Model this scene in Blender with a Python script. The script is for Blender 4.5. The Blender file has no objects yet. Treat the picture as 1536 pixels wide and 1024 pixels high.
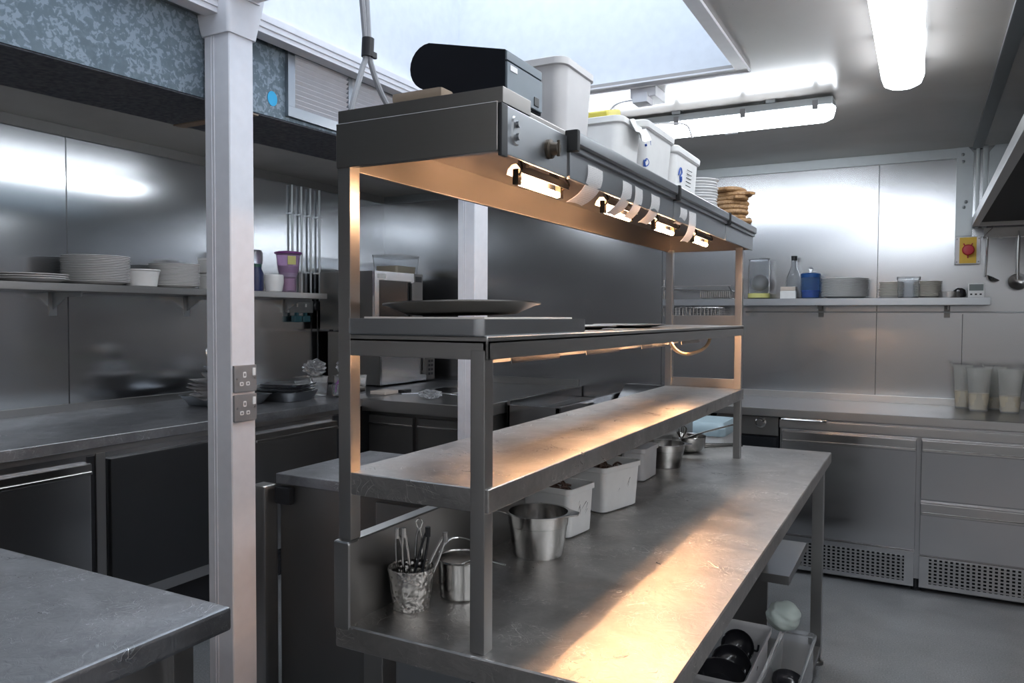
import bpy, bmesh, math, random
from mathutils import Vector, Matrix
random.seed(7)
R = math.radians
C = bpy.context.scene.collection
SC = bpy.context.scene
WORLD = {}           # world matrix of every object that gets children

# ------------------------------------------------------------------ materials
def newmat(name):
    m = bpy.data.materials.new(name); m.use_nodes = True
    nt = m.node_tree
    b = nt.nodes['Principled BSDF']
    return m, nt, b

def N(nt, kind, **kw):
    n = nt.nodes.new(kind)
    for k, v in kw.items():
        if k.startswith('_'): setattr(n, k[1:], v)
        else: n.inputs[k.replace('__', ' ')].default_value = v
    return n

def coords(nt, scale=(1, 1, 1)):
    tc = N(nt, 'ShaderNodeTexCoord'); mp = N(nt, 'ShaderNodeMapping')
    mp.inputs['Scale'].default_value = scale
    nt.links.new(tc.outputs['Object'], mp.inputs['Vector'])
    return mp.outputs['Vector']

def ramp(nt, fac, stops):
    r = N(nt, 'ShaderNodeValToRGB')
    e = r.color_ramp.elements
    while len(e) < len(stops): e.new(0.5)
    for el, (p, c) in zip(e, stops):
        el.position = p
        el.color = (c, c, c, 1) if isinstance(c, (int, float)) else (*c, 1)
    nt.links.new(fac, r.inputs['Fac'])
    return r.outputs['Color']

def noise(nt, vec, scale, detail=3, dist=0.0, rough=.5):
    n = N(nt, 'ShaderNodeTexNoise', Scale=scale, Detail=detail, Distortion=dist, Roughness=rough)
    nt.links.new(vec, n.inputs['Vector'])
    return n.outputs['Fac']

def bump(nt, b, h, strength, dist):
    bp = N(nt, 'ShaderNodeBump', Strength=strength, Distance=dist)
    nt.links.new(h, bp.inputs['Height']); nt.links.new(bp.outputs['Normal'], b.inputs['Normal'])
    return bp

def steel(name, col=(.52, .53, .55), rough=.3, streak=(1, 1, 40), wave=.25, var=.08, wscale=1.2, tint=.1, aniso=0.0):
    m, nt, b = newmat(name)
    b.inputs['Metallic'].default_value = 1
    v = coords(nt, streak)
    s = noise(nt, v, 30, 1)
    v2 = coords(nt)
    blot = noise(nt, v2, 2.2, 0 if aniso else 3, .3)
    mix = N(nt, 'ShaderNodeMath', _operation='ADD')
    sm = N(nt, 'ShaderNodeMath', _operation='MULTIPLY'); sm.inputs[1].default_value = .25; nt.links.new(s, sm.inputs[0])
    if not aniso: nt.links.new(sm.outputs[0], mix.inputs[0])
    else: mix.inputs[0].default_value = .12
    nt.links.new(blot, mix.inputs[1])
    rr = N(nt, 'ShaderNodeMapRange')
    rr.inputs['From Min'].default_value = .5; rr.inputs['From Max'].default_value = 1.5
    rr.inputs['To Min'].default_value = max(.04, rough - var); rr.inputs['To Max'].default_value = rough + var
    rr.inputs['From Min'].default_value = .0; rr.inputs['From Max'].default_value = 1.0
    nt.links.new(blot, rr.inputs['Value']); nt.links.new(rr.outputs[0], b.inputs['Roughness'])
    lo = tuple(c * (1 - tint) for c in col)
    cc = ramp(nt, mix.outputs[0], [(.4, lo), (.85, col)])
    if aniso: b.inputs['Base Color'].default_value = (*col, 1)
    else: nt.links.new(cc, b.inputs['Base Color'])
    if wave:
        w = noise(nt, v2, wscale, 0)
        bump(nt, b, w, wave * .6, .05)
    if aniso:
        b.inputs['Anisotropic'].default_value = aniso
        tg = N(nt, 'ShaderNodeTangent', _direction_type='RADIAL', _axis='Z')
        nt.links.new(tg.outputs[0], b.inputs['Tangent'])
    return m

def worktop_steel(name, col=(.5, .5, .51), rough=.27, scr=-.16):
    m, nt, b = newmat(name)
    b.inputs['Metallic'].default_value = 1
    v = coords(nt)
    blot = noise(nt, v, 5, 3, .8, .5)
    fine = noise(nt, v, 30, 4, 2.0, .6)
    rr = ramp(nt, blot, [(.25, rough - .07), (.75, rough + .08)])
    # thin curved scratches: narrow contour bands of two warped noises
    def scratch(sc, d):
        f = noise(nt, v, sc, 1, d)
        return ramp(nt, f, [(.490, 0), (.5, 1), (.510, 0)])
    s1 = scratch(8, 4); s2 = scratch(15, 5)
    mx = N(nt, 'ShaderNodeMath', _operation='MAXIMUM')
    nt.links.new(s1, mx.inputs[0]); nt.links.new(s2, mx.inputs[1])
    gate = ramp(nt, noise(nt, v, 11, 2), [(.47, 0), (.60, 1)])
    g = N(nt, 'ShaderNodeMath', _operation='MULTIPLY')
    nt.links.new(mx.outputs[0], g.inputs[0]); nt.links.new(gate, g.inputs[1])
    ad = N(nt, 'ShaderNodeMath', _operation='MULTIPLY_ADD'); ad.inputs[1].default_value = scr
    nt.links.new(g.outputs[0], ad.inputs[0]); nt.links.new(rr, ad.inputs[2])
    nt.links.new(ad.outputs[0], b.inputs['Roughness'])
    cc = ramp(nt, fine, [(.25, tuple(c * .84 for c in col)), (.75, col)])
    sm = ramp(nt, noise(nt, v, 6, 4, 1.5), [(.3, .76), (.65, 1)])
    mm = N(nt, 'ShaderNodeMixRGB', _blend_type='MULTIPLY', Fac=1)
    nt.links.new(cc, mm.inputs[1]); nt.links.new(sm, mm.inputs[2])
    lt = N(nt, 'ShaderNodeMixRGB'); lt.inputs[2].default_value = (min(1, col[0] * 1.55), min(1, col[1] * 1.55), min(1, col[2] * 1.55), 1)
    nt.links.new(g.outputs[0], lt.inputs[0]); nt.links.new(mm.outputs[0], lt.inputs[1]); nt.links.new(lt.outputs[0], b.inputs['Base Color'])
    hs = N(nt, 'ShaderNodeMath', _operation='MULTIPLY_ADD'); hs.inputs[1].default_value = 1.0
    nt.links.new(g.outputs[0], hs.inputs[0]); nt.links.new(fine, hs.inputs[2])
    bump(nt, b, hs.outputs[0], .2, .006)
    return m

def plain(name, col, rough=.5, metal=0.0, spec=.5, **kw):
    m, nt, b = newmat(name)
    b.inputs['Base Color'].default_value = (*col, 1)
    b.inputs['Roughness'].default_value = rough
    b.inputs['Metallic'].default_value = metal
    b.inputs['Specular IOR Level'].default_value = spec
    for k, v in kw.items(): b.inputs[k.replace('__', ' ')].default_value = v
    v = coords(nt); n = noise(nt, v, 25, 3)
    c = ramp(nt, n, [(.3, tuple(x * .94 for x in col)), (.7, col)])
    nt.links.new(c, b.inputs['Base Color'])
    return m

def emit(name, col, strength):
    m, nt, b = newmat(name)
    b.inputs['Base Color'].default_value = (*col, 1)
    b.inputs['Emission Color'].default_value = (*col, 1)
    b.inputs['Emission Strength'].default_value = strength
    return m

def glass(name, col=(1, 1, 1), rough=.05, trans=1.0, ior=1.3):
    m, nt, b = newmat(name)
    b.inputs['Base Color'].default_value = (*col, 1)
    b.inputs['Roughness'].default_value = rough
    b.inputs['Transmission Weight'].default_value = trans
    b.inputs['IOR'].default_value = ior
    return m

M = {}
M['wall'] = steel('brushed wall steel', (.53, .545, .565), .17, (1.2, 1.2, 30), 0, 0, 1.6, .06, .6)
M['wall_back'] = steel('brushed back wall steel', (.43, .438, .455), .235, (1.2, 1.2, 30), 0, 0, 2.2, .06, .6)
M['room_paint'] = plain('pale grey wall paint', (.74, .70, .67), .5)
M['top'] = worktop_steel('scratched worktop steel', (.56, .54, .52), .40)
M['shelf_top'] = worktop_steel('scratched shelf steel', (.50, .49, .48), .36)
M['table_grey'] = worktop_steel('dull grey table steel', (.42, .43, .455), .40)
M['steel'] = steel('brushed steel', (.46, .455, .45), .31, (1, 1, 40), .06, .02, 2)
M['steel_brown'] = steel('dull brownish steel', (.29, .273, .26), .34, (1, 40, 40), .08, .04, 2)
M['steel_dark'] = steel('dull dark steel', (.22, .215, .21), .40, (1, 40, 40), .08, .07, 2)
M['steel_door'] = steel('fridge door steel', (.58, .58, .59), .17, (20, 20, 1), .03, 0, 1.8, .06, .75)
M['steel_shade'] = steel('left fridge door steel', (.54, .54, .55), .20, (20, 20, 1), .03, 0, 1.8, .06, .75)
M['dark_door'] = steel('dark door steel', (.12, .124, .13), .36, (1, 1, 40), .06, .05, 2)
M['bright'] = steel('polished steel', (.58, .57, .56), .16, (30, 30, 1), .03, .04, 5)
M['trim_alu'] = steel('grey aluminium angle', (.34, .36, .37), .42, (1, 1, 1), .05, .05, 3)
M['trim_dark'] = plain('dull dark grey angle', (.16, .155, .15), .5, .3)  # darker grey than the aluminium angle on the back wall
M['alu'] = steel('satin aluminium', (.40, .415, .435), .36, (1, 30, 30), .03, .05, 5)
M['foil'] = steel('aluminium foil', (.75, .77, .8), .30, (20, 20, 20), .8, .08, 30)
M['black'] = plain('black plastic', (.012, .013, .016), .45)
M['black_soft'] = plain('black matt casing', (.007, .008, .012), .7, 0, .15)
M['grey_plastic'] = plain('blue grey casing', (.17, .205, .24), .5)
M['pvc'] = plain('white trunking', (.74, .73, .76), .38)
M['white_paint'] = plain('white well lining', (.80, .83, .88), .5)
M['plastic'] = plain('milky white plastic', (.72, .72, .72), .42, 0, .5)
M['plastic_grey'] = plain('cloudy tub plastic', (.56, .55, .56), .45, 0, .5)
M['china'] = plain('white china', (.86, .86, .87), .2, 0, .6)
M['cream_china'] = plain('cream china', (.76, .73, .67), .25)
M['paper'] = plain('thin receipt paper', (.78, .74, .70), .7, 0, .2)
M['yellow'] = plain('yellow plastic', (.72, .62, .12), .5)
M['yellow_sign'] = plain('yellow switch plate', (.78, .50, .05), .45)
M['red'] = plain('red switch knob', (.50, .012, .03), .35)
M['blue_ink'] = plain('blue marker ink', (.03, .10, .42), .6)
M['black_ink'] = plain('dark marker ink', (.05, .05, .06), .6)
M['blue_sticker'] = plain('blue sticker', (.02, .40, .72), .45)
M['blue_plastic'] = plain('pale blue plastic', (.33, .43, .48), .45)
M['blue_liquid'] = plain('deep blue liquid', (.01, .06, .34), .25)
M['blue_cap'] = plain('blue cap', (.015, .09, .30), .35)
M['purple'] = plain('purple lid', (.20, .035, .22), .4)
M['lilac'] = plain('pale lilac powder', (.52, .52, .60), .7)
M['navy'] = plain('dark navy label', (.015, .025, .09), .4)
M['teal'] = plain('blue green plug', (.035, .12, .15), .45)
M['green_cap'] = plain('dark green cap', (.01, .08, .06), .45)
M['beige'] = plain('beige sauce', (.52, .43, .29), .5)
M['pale_yellow'] = plain('pale yellow label', (.62, .60, .22), .6)
M['brown_food'] = plain('rusty metal oddments', (.10, .055, .04), .5, .3)
M['creamy'] = plain('cream coloured sauce', (.60, .52, .46), .4)
M['brown_stock'] = plain('brown stock', (.10, .09, .075), .35)
M['bag'] = plain('pale green bag film', (.60, .68, .64), .35)
M['cable'] = plain('grey cable sheath', (.36, .37, .40), .5)
M['cable_warm'] = plain('tan lead', (.50, .38, .25), .5)
M['tape'] = plain('black tape', (.01, .01, .014), .5)
M['brass'] = plain('dull brown fixing', (.08, .065, .05), .45, .7)
M['screw'] = plain('zinc screw', (.35, .35, .36), .35, 1)
M['clear'] = glass('clear plastic', (.93, .95, .97), .08, .95, 1.2)
M['clear_blue'] = glass('clear blue plastic', (.35, .55, .85), .06, .9, 1.2)
M['clear_purple'] = glass('clear pink purple plastic', (.72, .55, .74), .1, .8, 1.2)
M['film'] = glass('clear film', (.95, .96, .98), .12, .9, 1.15)
M['pane'] = glass('skylight glazing', (.97, .98, 1), .02, 1, 1.1)
M['dark_glass'] = plain('dark oven glass', (.008, .009, .011), .12)
M['diffuser'] = emit('lit fluorescent diffuser', (.88, .94, 1.0), 10.5)
M['diffuser_dim'] = emit('narrow fluorescent diffuser', (.88, .94, 1.0), 9)
M['diffuser_bright'] = emit('brighter fluorescent diffuser', (.88, .94, 1.0), 14)  # set above the other battens to brighten the back shelf plates
M['tube'] = emit('glowing quartz lamp', (1, .56, .30), 88)
M['tube_low'] = emit('glowing quartz lamp under the heated shelf', (1, .55, .28), 165)
M['lens'] = plain('smoked clip', (.20, .20, .21), .3)
M['lcd'] = plain('grey display', (.16, .19, .19), .3)
M['grey_socket'] = plain('grey metal faceplate', (.30, .295, .30), .42, .4)
M['white'] = plain('bright white plastic', (.80, .80, .80), .4)
M['tan_card'] = plain('brown card', (.32, .25, .19), .8)
M['rubber'] = plain('black rubber', (.008, .008, .009), .6)

def felt():
    m, nt, b = newmat('dark duct lining')
    v = coords(nt, (1, 1, 1)); n = noise(nt, v, 60, 5)
    nt.links.new(ramp(nt, n, [(.35, (.06, .064, .078)), (.72, (.13, .135, .15))]), b.inputs['Base Color'])
    b.inputs['Roughness'].default_value = .8
    bump(nt, b, n, .3, .004)
    return m
M['felt'] = felt()

def galvanised():
    m, nt, b = newmat('galvanised spangle')
    v = coords(nt)
    n1 = noise(nt, v, 62, 3, .6, .55); n2 = noise(nt, v, 26, 2, .4); n3 = noise(nt, v, 2.5, 2)
    f1 = ramp(nt, n1, [(.46, 0), (.62, 1)]); f2 = ramp(nt, n2, [(.48, 0), (.70, .6)])
    ad = N(nt, 'ShaderNodeMath', _operation='ADD'); nt.links.new(f1, ad.inputs[0]); nt.links.new(f2, ad.inputs[1])
    a2 = N(nt, 'ShaderNodeMath', _operation='MULTIPLY_ADD'); a2.inputs[1].default_value = .55
    nt.links.new(ad.outputs[0], a2.inputs[0]); nt.links.new(n3, a2.inputs[2])
    c = ramp(nt, a2.outputs[0], [(.35, (.105, .135, .155)), (.8, (.15, .187, .212)), (1.05, (.235, .28, .32))])
    nt.links.new(c, b.inputs['Base Color'])
    b.inputs['Metallic'].default_value = .55
    b.inputs['Roughness'].default_value = .5
    return m
M['galv'] = galvanised()

def ceiling_mat():
    m, nt, b = newmat('glossy ceiling panel')
    v = coords(nt)
    n = noise(nt, v, 1.3, 4, .4); f = noise(nt, v, 40, 3)
    c = ramp(nt, n, [(.3, (.33, .307, .292)), (.7, (.415, .388, .37))])
    sp = ramp(nt, noise(nt, v, 120, 1), [(.17, .55), (.21, 1)])
    mx = N(nt, 'ShaderNodeMixRGB', _blend_type='MULTIPLY', Fac=1)
    nt.links.new(c, mx.inputs[1]); nt.links.new(sp, mx.inputs[2])
    nt.links.new(mx.outputs[0], b.inputs['Base Color'])
    b.inputs['Roughness'].default_value = .24
    b.inputs['Specular IOR Level'].default_value = .75
    bump(nt, b, noise(nt, v, 3, 2), .12, .02)
    return m
M['ceiling'] = ceiling_mat()

def floor_mat():
    m, nt, b = newmat('speckled safety flooring')
    v = coords(nt)
    n = noise(nt, v, 160, 2); g = noise(nt, v, 4, 4)
    c = ramp(nt, n, [(.3, (.14, .145, .155)), (.6, (.21, .215, .225)), (.8, (.31, .315, .325))])
    d = ramp(nt, g, [(.3, .75), (.7, 1.05)])
    mx = N(nt, 'ShaderNodeMixRGB', _blend_type='MULTIPLY', Fac=1)
    nt.links.new(c, mx.inputs[1]); nt.links.new(d, mx.inputs[2])
    nt.links.new(mx.outputs[0], b.inputs['Base Color'])
    b.inputs['Roughness'].default_value = .42
    bump(nt, b, n, .2, .002)
    return m
M['floor'] = floor_mat()

def perforated(name, sx, sy):
    m, nt, b = newmat(name)
    b.inputs['Metallic'].default_value = 1
    tc = N(nt, 'ShaderNodeTexCoord'); sp = N(nt, 'ShaderNodeSeparateXYZ')
    nt.links.new(tc.outputs['Object'], sp.inputs[0])
    def cell(o, s):
        a = N(nt, 'ShaderNodeMath', _operation='MULTIPLY'); a.inputs[1].default_value = s
        nt.links.new(o, a.inputs[0])
        f = N(nt, 'ShaderNodeMath', _operation='FRACT'); nt.links.new(a.outputs[0], f.inputs[0])
        g = N(nt, 'ShaderNodeMath', _operation='GREATER_THAN'); g.inputs[1].default_value = .45
        nt.links.new(f.outputs[0], g.inputs[0])
        return g.outputs[0]
    p = N(nt, 'ShaderNodeMath', _operation='MULTIPLY')
    nt.links.new(cell(sp.outputs[0], sx), p.inputs[0]); nt.links.new(cell(sp.outputs[2], sy), p.inputs[1])
    mx = N(nt, 'ShaderNodeMixRGB'); mx.inputs[1].default_value = (.42, .42, .43, 1); mx.inputs[2].default_value = (.012, .012, .013, 1)
    nt.links.new(p.outputs[0], mx.inputs[0]); nt.links.new(mx.outputs[0], b.inputs['Base Color'])
    b.inputs['Roughness'].default_value = .4
    return m
M['perforated'] = perforated('perforated steel', 42, 56)

def hammered():
    m, nt, b = newmat('hammered steel')
    b.inputs['Metallic'].default_value = 1
    b.inputs['Base Color'].default_value = (.52, .50, .48, 1); b.inputs['Roughness'].default_value = .24
    v = coords(nt)
    vo = N(nt, 'ShaderNodeTexVoronoi', Scale=120, _feature='SMOOTH_F1'); nt.links.new(v, vo.inputs['Vector'])
    bump(nt, b, vo.outputs['Distance'], 1.0, .0035)
    return m
M['hammered'] = hammered()

def wood():
    m, nt, b = newmat('oak board')
    v = coords(nt, (6, 40, 40)); n = noise(nt, v, 3, 4, .8)
    nt.links.new(ramp(nt, n, [(.3, (.20, .10, .04)), (.7, (.46, .27, .12))]), b.inputs['Base Color'])
    b.inputs['Roughness'].default_value = .55
    return m
M['wood'] = wood()

def ticket_mat():
    m, nt, b = newmat('printed order ticket')
    tc = N(nt, 'ShaderNodeTexCoord'); sp = N(nt, 'ShaderNodeSeparateXYZ')
    nt.links.new(tc.outputs['UV'], sp.inputs[0])
    w = N(nt, 'ShaderNodeMath', _operation='MULTIPLY'); w.inputs[1].default_value = 22
    nt.links.new(sp.outputs[1], w.inputs[0])
    f = N(nt, 'ShaderNodeMath', _operation='FRACT'); nt.links.new(w.outputs[0], f.inputs[0])
    line = N(nt, 'ShaderNodeMath', _operation='LESS_THAN'); line.inputs[1].default_value = .42
    nt.links.new(f.outputs[0], line.inputs[0])
    mp = N(nt, 'ShaderNodeMapping'); mp.inputs['Scale'].default_value = (26, 22, 1)
    nt.links.new(tc.outputs['UV'], mp.inputs['Vector'])
    n = noise(nt, mp.outputs['Vector'], 1.4, 1)
    on = N(nt, 'ShaderNodeMath', _operation='GREATER_THAN'); on.inputs[1].default_value = .5
    nt.links.new(n, on.inputs[0])
    p = N(nt, 'ShaderNodeMath', _operation='MULTIPLY')
    nt.links.new(line.outputs[0], p.inputs[0]); nt.links.new(on.outputs[0], p.inputs[1])
    mx = N(nt, 'ShaderNodeMixRGB'); mx.inputs[1].default_value = (.86, .85, .85, 1); mx.inputs[2].default_value = (.70, .69, .70, 1)
    nt.links.new(p.outputs[0], mx.inputs[0]); nt.links.new(mx.outputs[0], b.inputs['Base Color'])
    b.inputs['Roughness'].default_value = .6
    out = nt.nodes['Material Output']
    tl = N(nt, 'ShaderNodeBsdfTranslucent'); nt.links.new(mx.outputs[0], tl.inputs['Color'])
    ms = N(nt, 'ShaderNodeMixShader', Fac=.4)
    nt.links.new(b.outputs[0], ms.inputs[1]); nt.links.new(tl.outputs[0], ms.inputs[2]); nt.links.new(ms.outputs[0], out.inputs['Surface'])
    return m
M['ticket'] = ticket_mat()

# ------------------------------------------------------------------ mesh helpers
def bm_new(): return bmesh.new()

def add_box(bm, x0, x1, y0, y1, z0, z1, bev=0.0, seg=2, mtx=None):
    t = bmesh.new()
    bmesh.ops.create_cube(t, size=1)
    sx, sy, sz = abs(x1 - x0), abs(y1 - y0), abs(z1 - z0)
    for v in t.verts:
        v.co = Vector(((x0 + x1) / 2 + v.co.x * sx, (y0 + y1) / 2 + v.co.y * sy, (z0 + z1) / 2 + v.co.z * sz))
    if bev > 0:
        bmesh.ops.bevel(t, geom=t.edges[:], offset=min(bev, sx * .45, sy * .45, sz * .45), segments=seg, profile=.7, affect='EDGES')
    merge(bm, t, mtx)

def merge(bm, t, mtx=None):
    if mtx is not None: bmesh.ops.transform(t, matrix=mtx, verts=t.verts[:])
    me = bpy.data.meshes.new('tmp'); t.to_mesh(me); t.free()
    bm.from_mesh(me); bpy.data.meshes.remove(me)

def add_lathe(bm, prof, cx, cy, z0=0, seg=32, mtx=None, sx=1, sy=1):
    t = bmesh.new(); rings = []
    for r, z in prof:
        if r <= 1e-6: rings.append([t.verts.new((cx, cy, z0 + z))])
        else: rings.append([t.verts.new((cx + r * sx * math.cos(2 * math.pi * i / seg), cy + r * sy * math.sin(2 * math.pi * i / seg), z0 + z)) for i in range(seg)])
    for a, b in zip(rings, rings[1:]):
        for i in range(seg):
            j = (i + 1) % seg
            if len(a) == 1 and len(b) == 1: continue
            if len(a) == 1: t.faces.new((a[0], b[j], b[i]))
            elif len(b) == 1: t.faces.new((a[i], a[j], b[0]))
            else: t.faces.new((a[i], a[j], b[j], b[i]))
    bmesh.ops.recalc_face_normals(t, faces=t.faces[:])
    merge(bm, t, mtx)

def smooth_path(pts, n=6):
    P = [Vector(p) for p in pts]
    if len(P) < 3: return P
    out = []
    for i in range(len(P) - 1):
        p0 = P[max(i - 1, 0)]; p1 = P[i]; p2 = P[i + 1]; p3 = P[min(i + 2, len(P) - 1)]
        for k in range(n):
            t = k / n
            out.append(.5 * ((2 * p1) + (p2 - p0) * t + (2 * p0 - 5 * p1 + 4 * p2 - p3) * t * t + (3 * p1 - p0 - 3 * p2 + p3) * t ** 3))
    out.append(P[-1])
    return out

def add_tube(bm, pts, r, seg=10, smooth=True, r2=None, mtx=None):
    P = smooth_path(pts) if smooth else [Vector(p) for p in pts]
    t = bmesh.new(); rings = []
    up = Vector((0, 0, 1)); prev = None
    for i, p in enumerate(P):
        d = (P[min(i + 1, len(P) - 1)] - P[max(i - 1, 0)]).normalized()
        if prev is None:
            a = d.cross(up)
            if a.length < 1e-3: a = d.cross(Vector((1, 0, 0)))
        else:
            a = prev - d * prev.dot(d)
        a.normalize(); prev = a; b = d.cross(a)
        rr = r if r2 is None else r + (r2 - r) * i / (len(P) - 1)
        rings.append([t.verts.new(p + a * rr * math.cos(2 * math.pi * k / seg) + b * rr * math.sin(2 * math.pi * k / seg)) for k in range(seg)])
    for a, b in zip(rings, rings[1:]):
        for i in range(seg):
            j = (i + 1) % seg
            t.faces.new((a[i], a[j], b[j], b[i]))
    t.faces.new(rings[0][::-1]); t.faces.new(rings[-1])
    bmesh.ops.recalc_face_normals(t, faces=t.faces[:])
    merge(bm, t, mtx)

def rrect(w, d, r, n=5):
    r = min(r, w / 2 - 1e-4, d / 2 - 1e-4)
    pts = []
    for cx, cy, a0 in ((w / 2 - r, d / 2 - r, 0), (-w / 2 + r, d / 2 - r, 90), (-w / 2 + r, -d / 2 + r, 180), (w / 2 - r, -d / 2 + r, 270)):
        for k in range(n + 1):
            a = R(a0 + 90 * k / n)
            pts.append((cx + r * math.cos(a), cy + r * math.sin(a)))
    return pts

def add_loft(bm, rings, cx, cy, z0, rot=0, cap0=True, cap1=True, mtx=None):
    """rings: (w, d, r, z) rounded rectangles joined in order"""
    t = bmesh.new(); vs = []
    c, s = math.cos(rot), math.sin(rot)
    for w, d, r, z in rings:
        vs.append([t.verts.new((cx + x * c - y * s, cy + x * s + y * c, z0 + z)) for x, y in rrect(w, d, r)])
    n = len(vs[0])
    for a, b in zip(vs, vs[1:]):
        for i in range(n):
            j = (i + 1) % n
            t.faces.new((a[i], a[j], b[j], b[i]))
    if cap0: t.faces.new(vs[0][::-1])
    if cap1: t.faces.new(vs[-1])
    bmesh.ops.recalc_face_normals(t, faces=t.faces[:])
    merge(bm, t, mtx)

def add_sheet(bm, pts_rows, thick=.0006):
    """grid of points -> thin sheet with a back side"""
    t = bmesh.new()
    g = [[t.verts.new(p) for p in row] for row in pts_rows]
    uv = t.loops.layers.uv.new('UVMap')
    nr, nc = len(g), len(g[0])
    for i in range(nr - 1):
        for j in range(nc - 1):
            f = t.faces.new((g[i][j], g[i][j + 1], g[i + 1][j + 1], g[i + 1][j]))
            for l, (a, b) in zip(f.loops, ((i, j), (i, j + 1), (i + 1, j + 1), (i + 1, j))):
                l[uv].uv = (b / (nc - 1), a / (nr - 1))
    bmesh.ops.recalc_face_normals(t, faces=t.faces[:])
    bmesh.ops.solidify(t, geom=t.faces[:], thickness=thick)
    merge(bm, t)

def obj(name, bm, mat, parent=None, sharp=40):
    me = bpy.data.meshes.new(name)
    if parent is not None:
        bmesh.ops.transform(bm, matrix=WORLD[parent.name].inverted(), verts=bm.verts[:])
    bm.to_mesh(me); bm.free()
    me.materials.append(mat)
    me.shade_smooth(); me.set_sharp_from_angle(angle=R(sharp))
    o = bpy.data.objects.new(name, me); C.objects.link(o)
    wn = o.modifiers.new('weighted_normal', 'WEIGHTED_NORMAL'); wn.keep_sharp = True; wn.weight = 80
    if parent is not None:
        o.parent = parent; WORLD[o.name] = WORLD[parent.name]
    else: WORLD[o.name] = Matrix()
    return o

def tag(o, label, cat, group=None, kind=None):
    if label: o['label'] = label
    if cat: o['category'] = cat
    if group: o['group'] = group
    if kind: o['kind'] = kind
    return o

def thing(name, label, cat, loc, rotz=0, group=None):
    o = bpy.data.objects.new(name, None); C.objects.link(o)
    o.empty_display_size = .05
    o.location = loc; o.rotation_euler = (0, 0, rotz)
    WORLD[o.name] = Matrix.Translation(loc) @ Matrix.Rotation(rotz, 4, 'Z')
    return tag(o, label, cat, group)

def solo(name, bm, mat, loc, label, cat, group=None, sharp=40):
    """a thing that is one mesh with its origin at its base"""
    bmesh.ops.translate(bm, vec=-Vector(loc), verts=bm.verts[:])
    o = obj(name, bm, mat, None, sharp); o.location = loc
    return tag(o, label, cat, group)

def dup(src, loc, label=None, rotz=None, group=None):
    r = src.copy(); C.objects.link(r); r.location = loc
    if rotz is not None: r.rotation_euler = (0, 0, rotz)
    if label: r['label'] = label
    if group: r['group'] = group
    for ch in list(src.children):
        c = ch.copy(); C.objects.link(c); c.parent = r
        for g in ch.children:
            d = g.copy(); C.objects.link(d); d.parent = c
    return r

def box(name, mat, parent, x0, x1, y0, y1, z0, z1, bev=.002, label=None):
    bm = bm_new(); add_box(bm, x0, x1, y0, y1, z0, z1, bev)
    o = obj(name, bm, mat, parent)
    if label: o['label'] = label
    return o

def structure(name, mat, *boxes, bev=0):
    bm = bm_new()
    for b in boxes: add_box(bm, *b, bev)
    o = obj(name, bm, mat); o['kind'] = 'structure'
    return o

ORD = ['first', 'second', 'third', 'fourth', 'fifth', 'sixth', 'seventh', 'eighth', 'ninth', 'tenth', 'eleventh', 'twelfth',
       'thirteenth', 'fourteenth', 'fifteenth', 'sixteenth', 'seventeenth', 'eighteenth', 'nineteenth', 'twentieth',
       'twenty-first', 'twenty-second', 'twenty-third', 'twenty-fourth']
def nth(k, n):
    """k-th from the bottom in a stack of n, told from the nearer end"""
    if k == n - 1: return 'topmost'
    if k == 0: return 'bottom'
    top = n - 1 - k
    return (ORD[top] + ' from top') if top <= k else (ORD[k] + ' from bottom')

# ------------------------------------------------------------------ the room
ZC = 2.355  # room and object coordinates worked out from image pixels through the fitted camera
TC = ZC + .012
WL, WB, WR, WF = -3.87, 5.04, 2.2, -2.0
structure('floor', M['floor'], (WL, WR, WF, WB, -.08, 0))
structure('wall_left', M['wall'], (WL - .08, WL, WF, WB, -.08, TC))
structure('wall_back', M['wall_back'], (WL - .08, WR + .08, WB, WB + .08, -.08, TC))
structure('wall_right', M['room_paint'], (WR, WR + .08, WF, WB, -.08, TC))
structure('wall_front', M['room_paint'], (WL - .08, WR + .08, WF - .08, WF, -.08, TC))
# ceiling with the light well cut through it
WX0, WX1, WY0, WY1 = -1.90, -.656, .55, 3.03
structure('ceiling', M['ceiling'], (WL, WX0, WF, WB, ZC, TC), (WX1, WR, WF, WB, ZC, TC),
          (WX0, WX1, WF, WY0, ZC, TC), (WX0, WX1, WY1, WB, ZC, TC))
WH = 3.35
structure('wall_skylight', M['white_paint'], (WX0 - .04, WX0, WY0 - .04, WY1 + .04, TC, WH),
          (WX1, WX1 + .04, WY0 - .04, WY1 + .04, TC, WH),
          (WX0, WX1, WY0 - .04, WY0, TC, WH), (WX0, WX1, WY1, WY1 + .04, TC, WH))
w1 = structure('window_1', M['pane'], (WX0 - .04, WX1 + .04, WY0 - .04, WY1 + .04, WH, WH + .012))
fr = bm_new()
for a in ((WX0, WX0 + .05, WY0, WY1), (WX1 - .05, WX1, WY0, WY1), (WX0, WX1, WY0, WY0 + .05), (WX0, WX1, WY1 - .05, WY1), (WX0, WX1, 1.15, 1.20), (WX0, WX1, 2.2, 2.25)):
    add_box(fr, *a, WH - .05, WH, .004)
obj('window_frame', fr, M['pvc'], w1)
# frame strips round the opening
bm = bm_new()
add_box(bm, WX1, WX1 + .045, WY0, WY1 + .045, ZC - .007, ZC, .002); add_box(bm, WX1 + .045, WX1 + .05, WY0, WY1 + .05, ZC - .012, ZC, .001)
add_box(bm, WX0, WX1, WY1, WY1 + .045, ZC - .007, ZC, .002); add_box(bm, WX0, WX1 + .05, WY1 + .045, WY1 + .05, ZC - .012, ZC, .001)
o = obj('trim_1', bm, M['pvc']); o['kind'] = 'structure'
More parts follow.
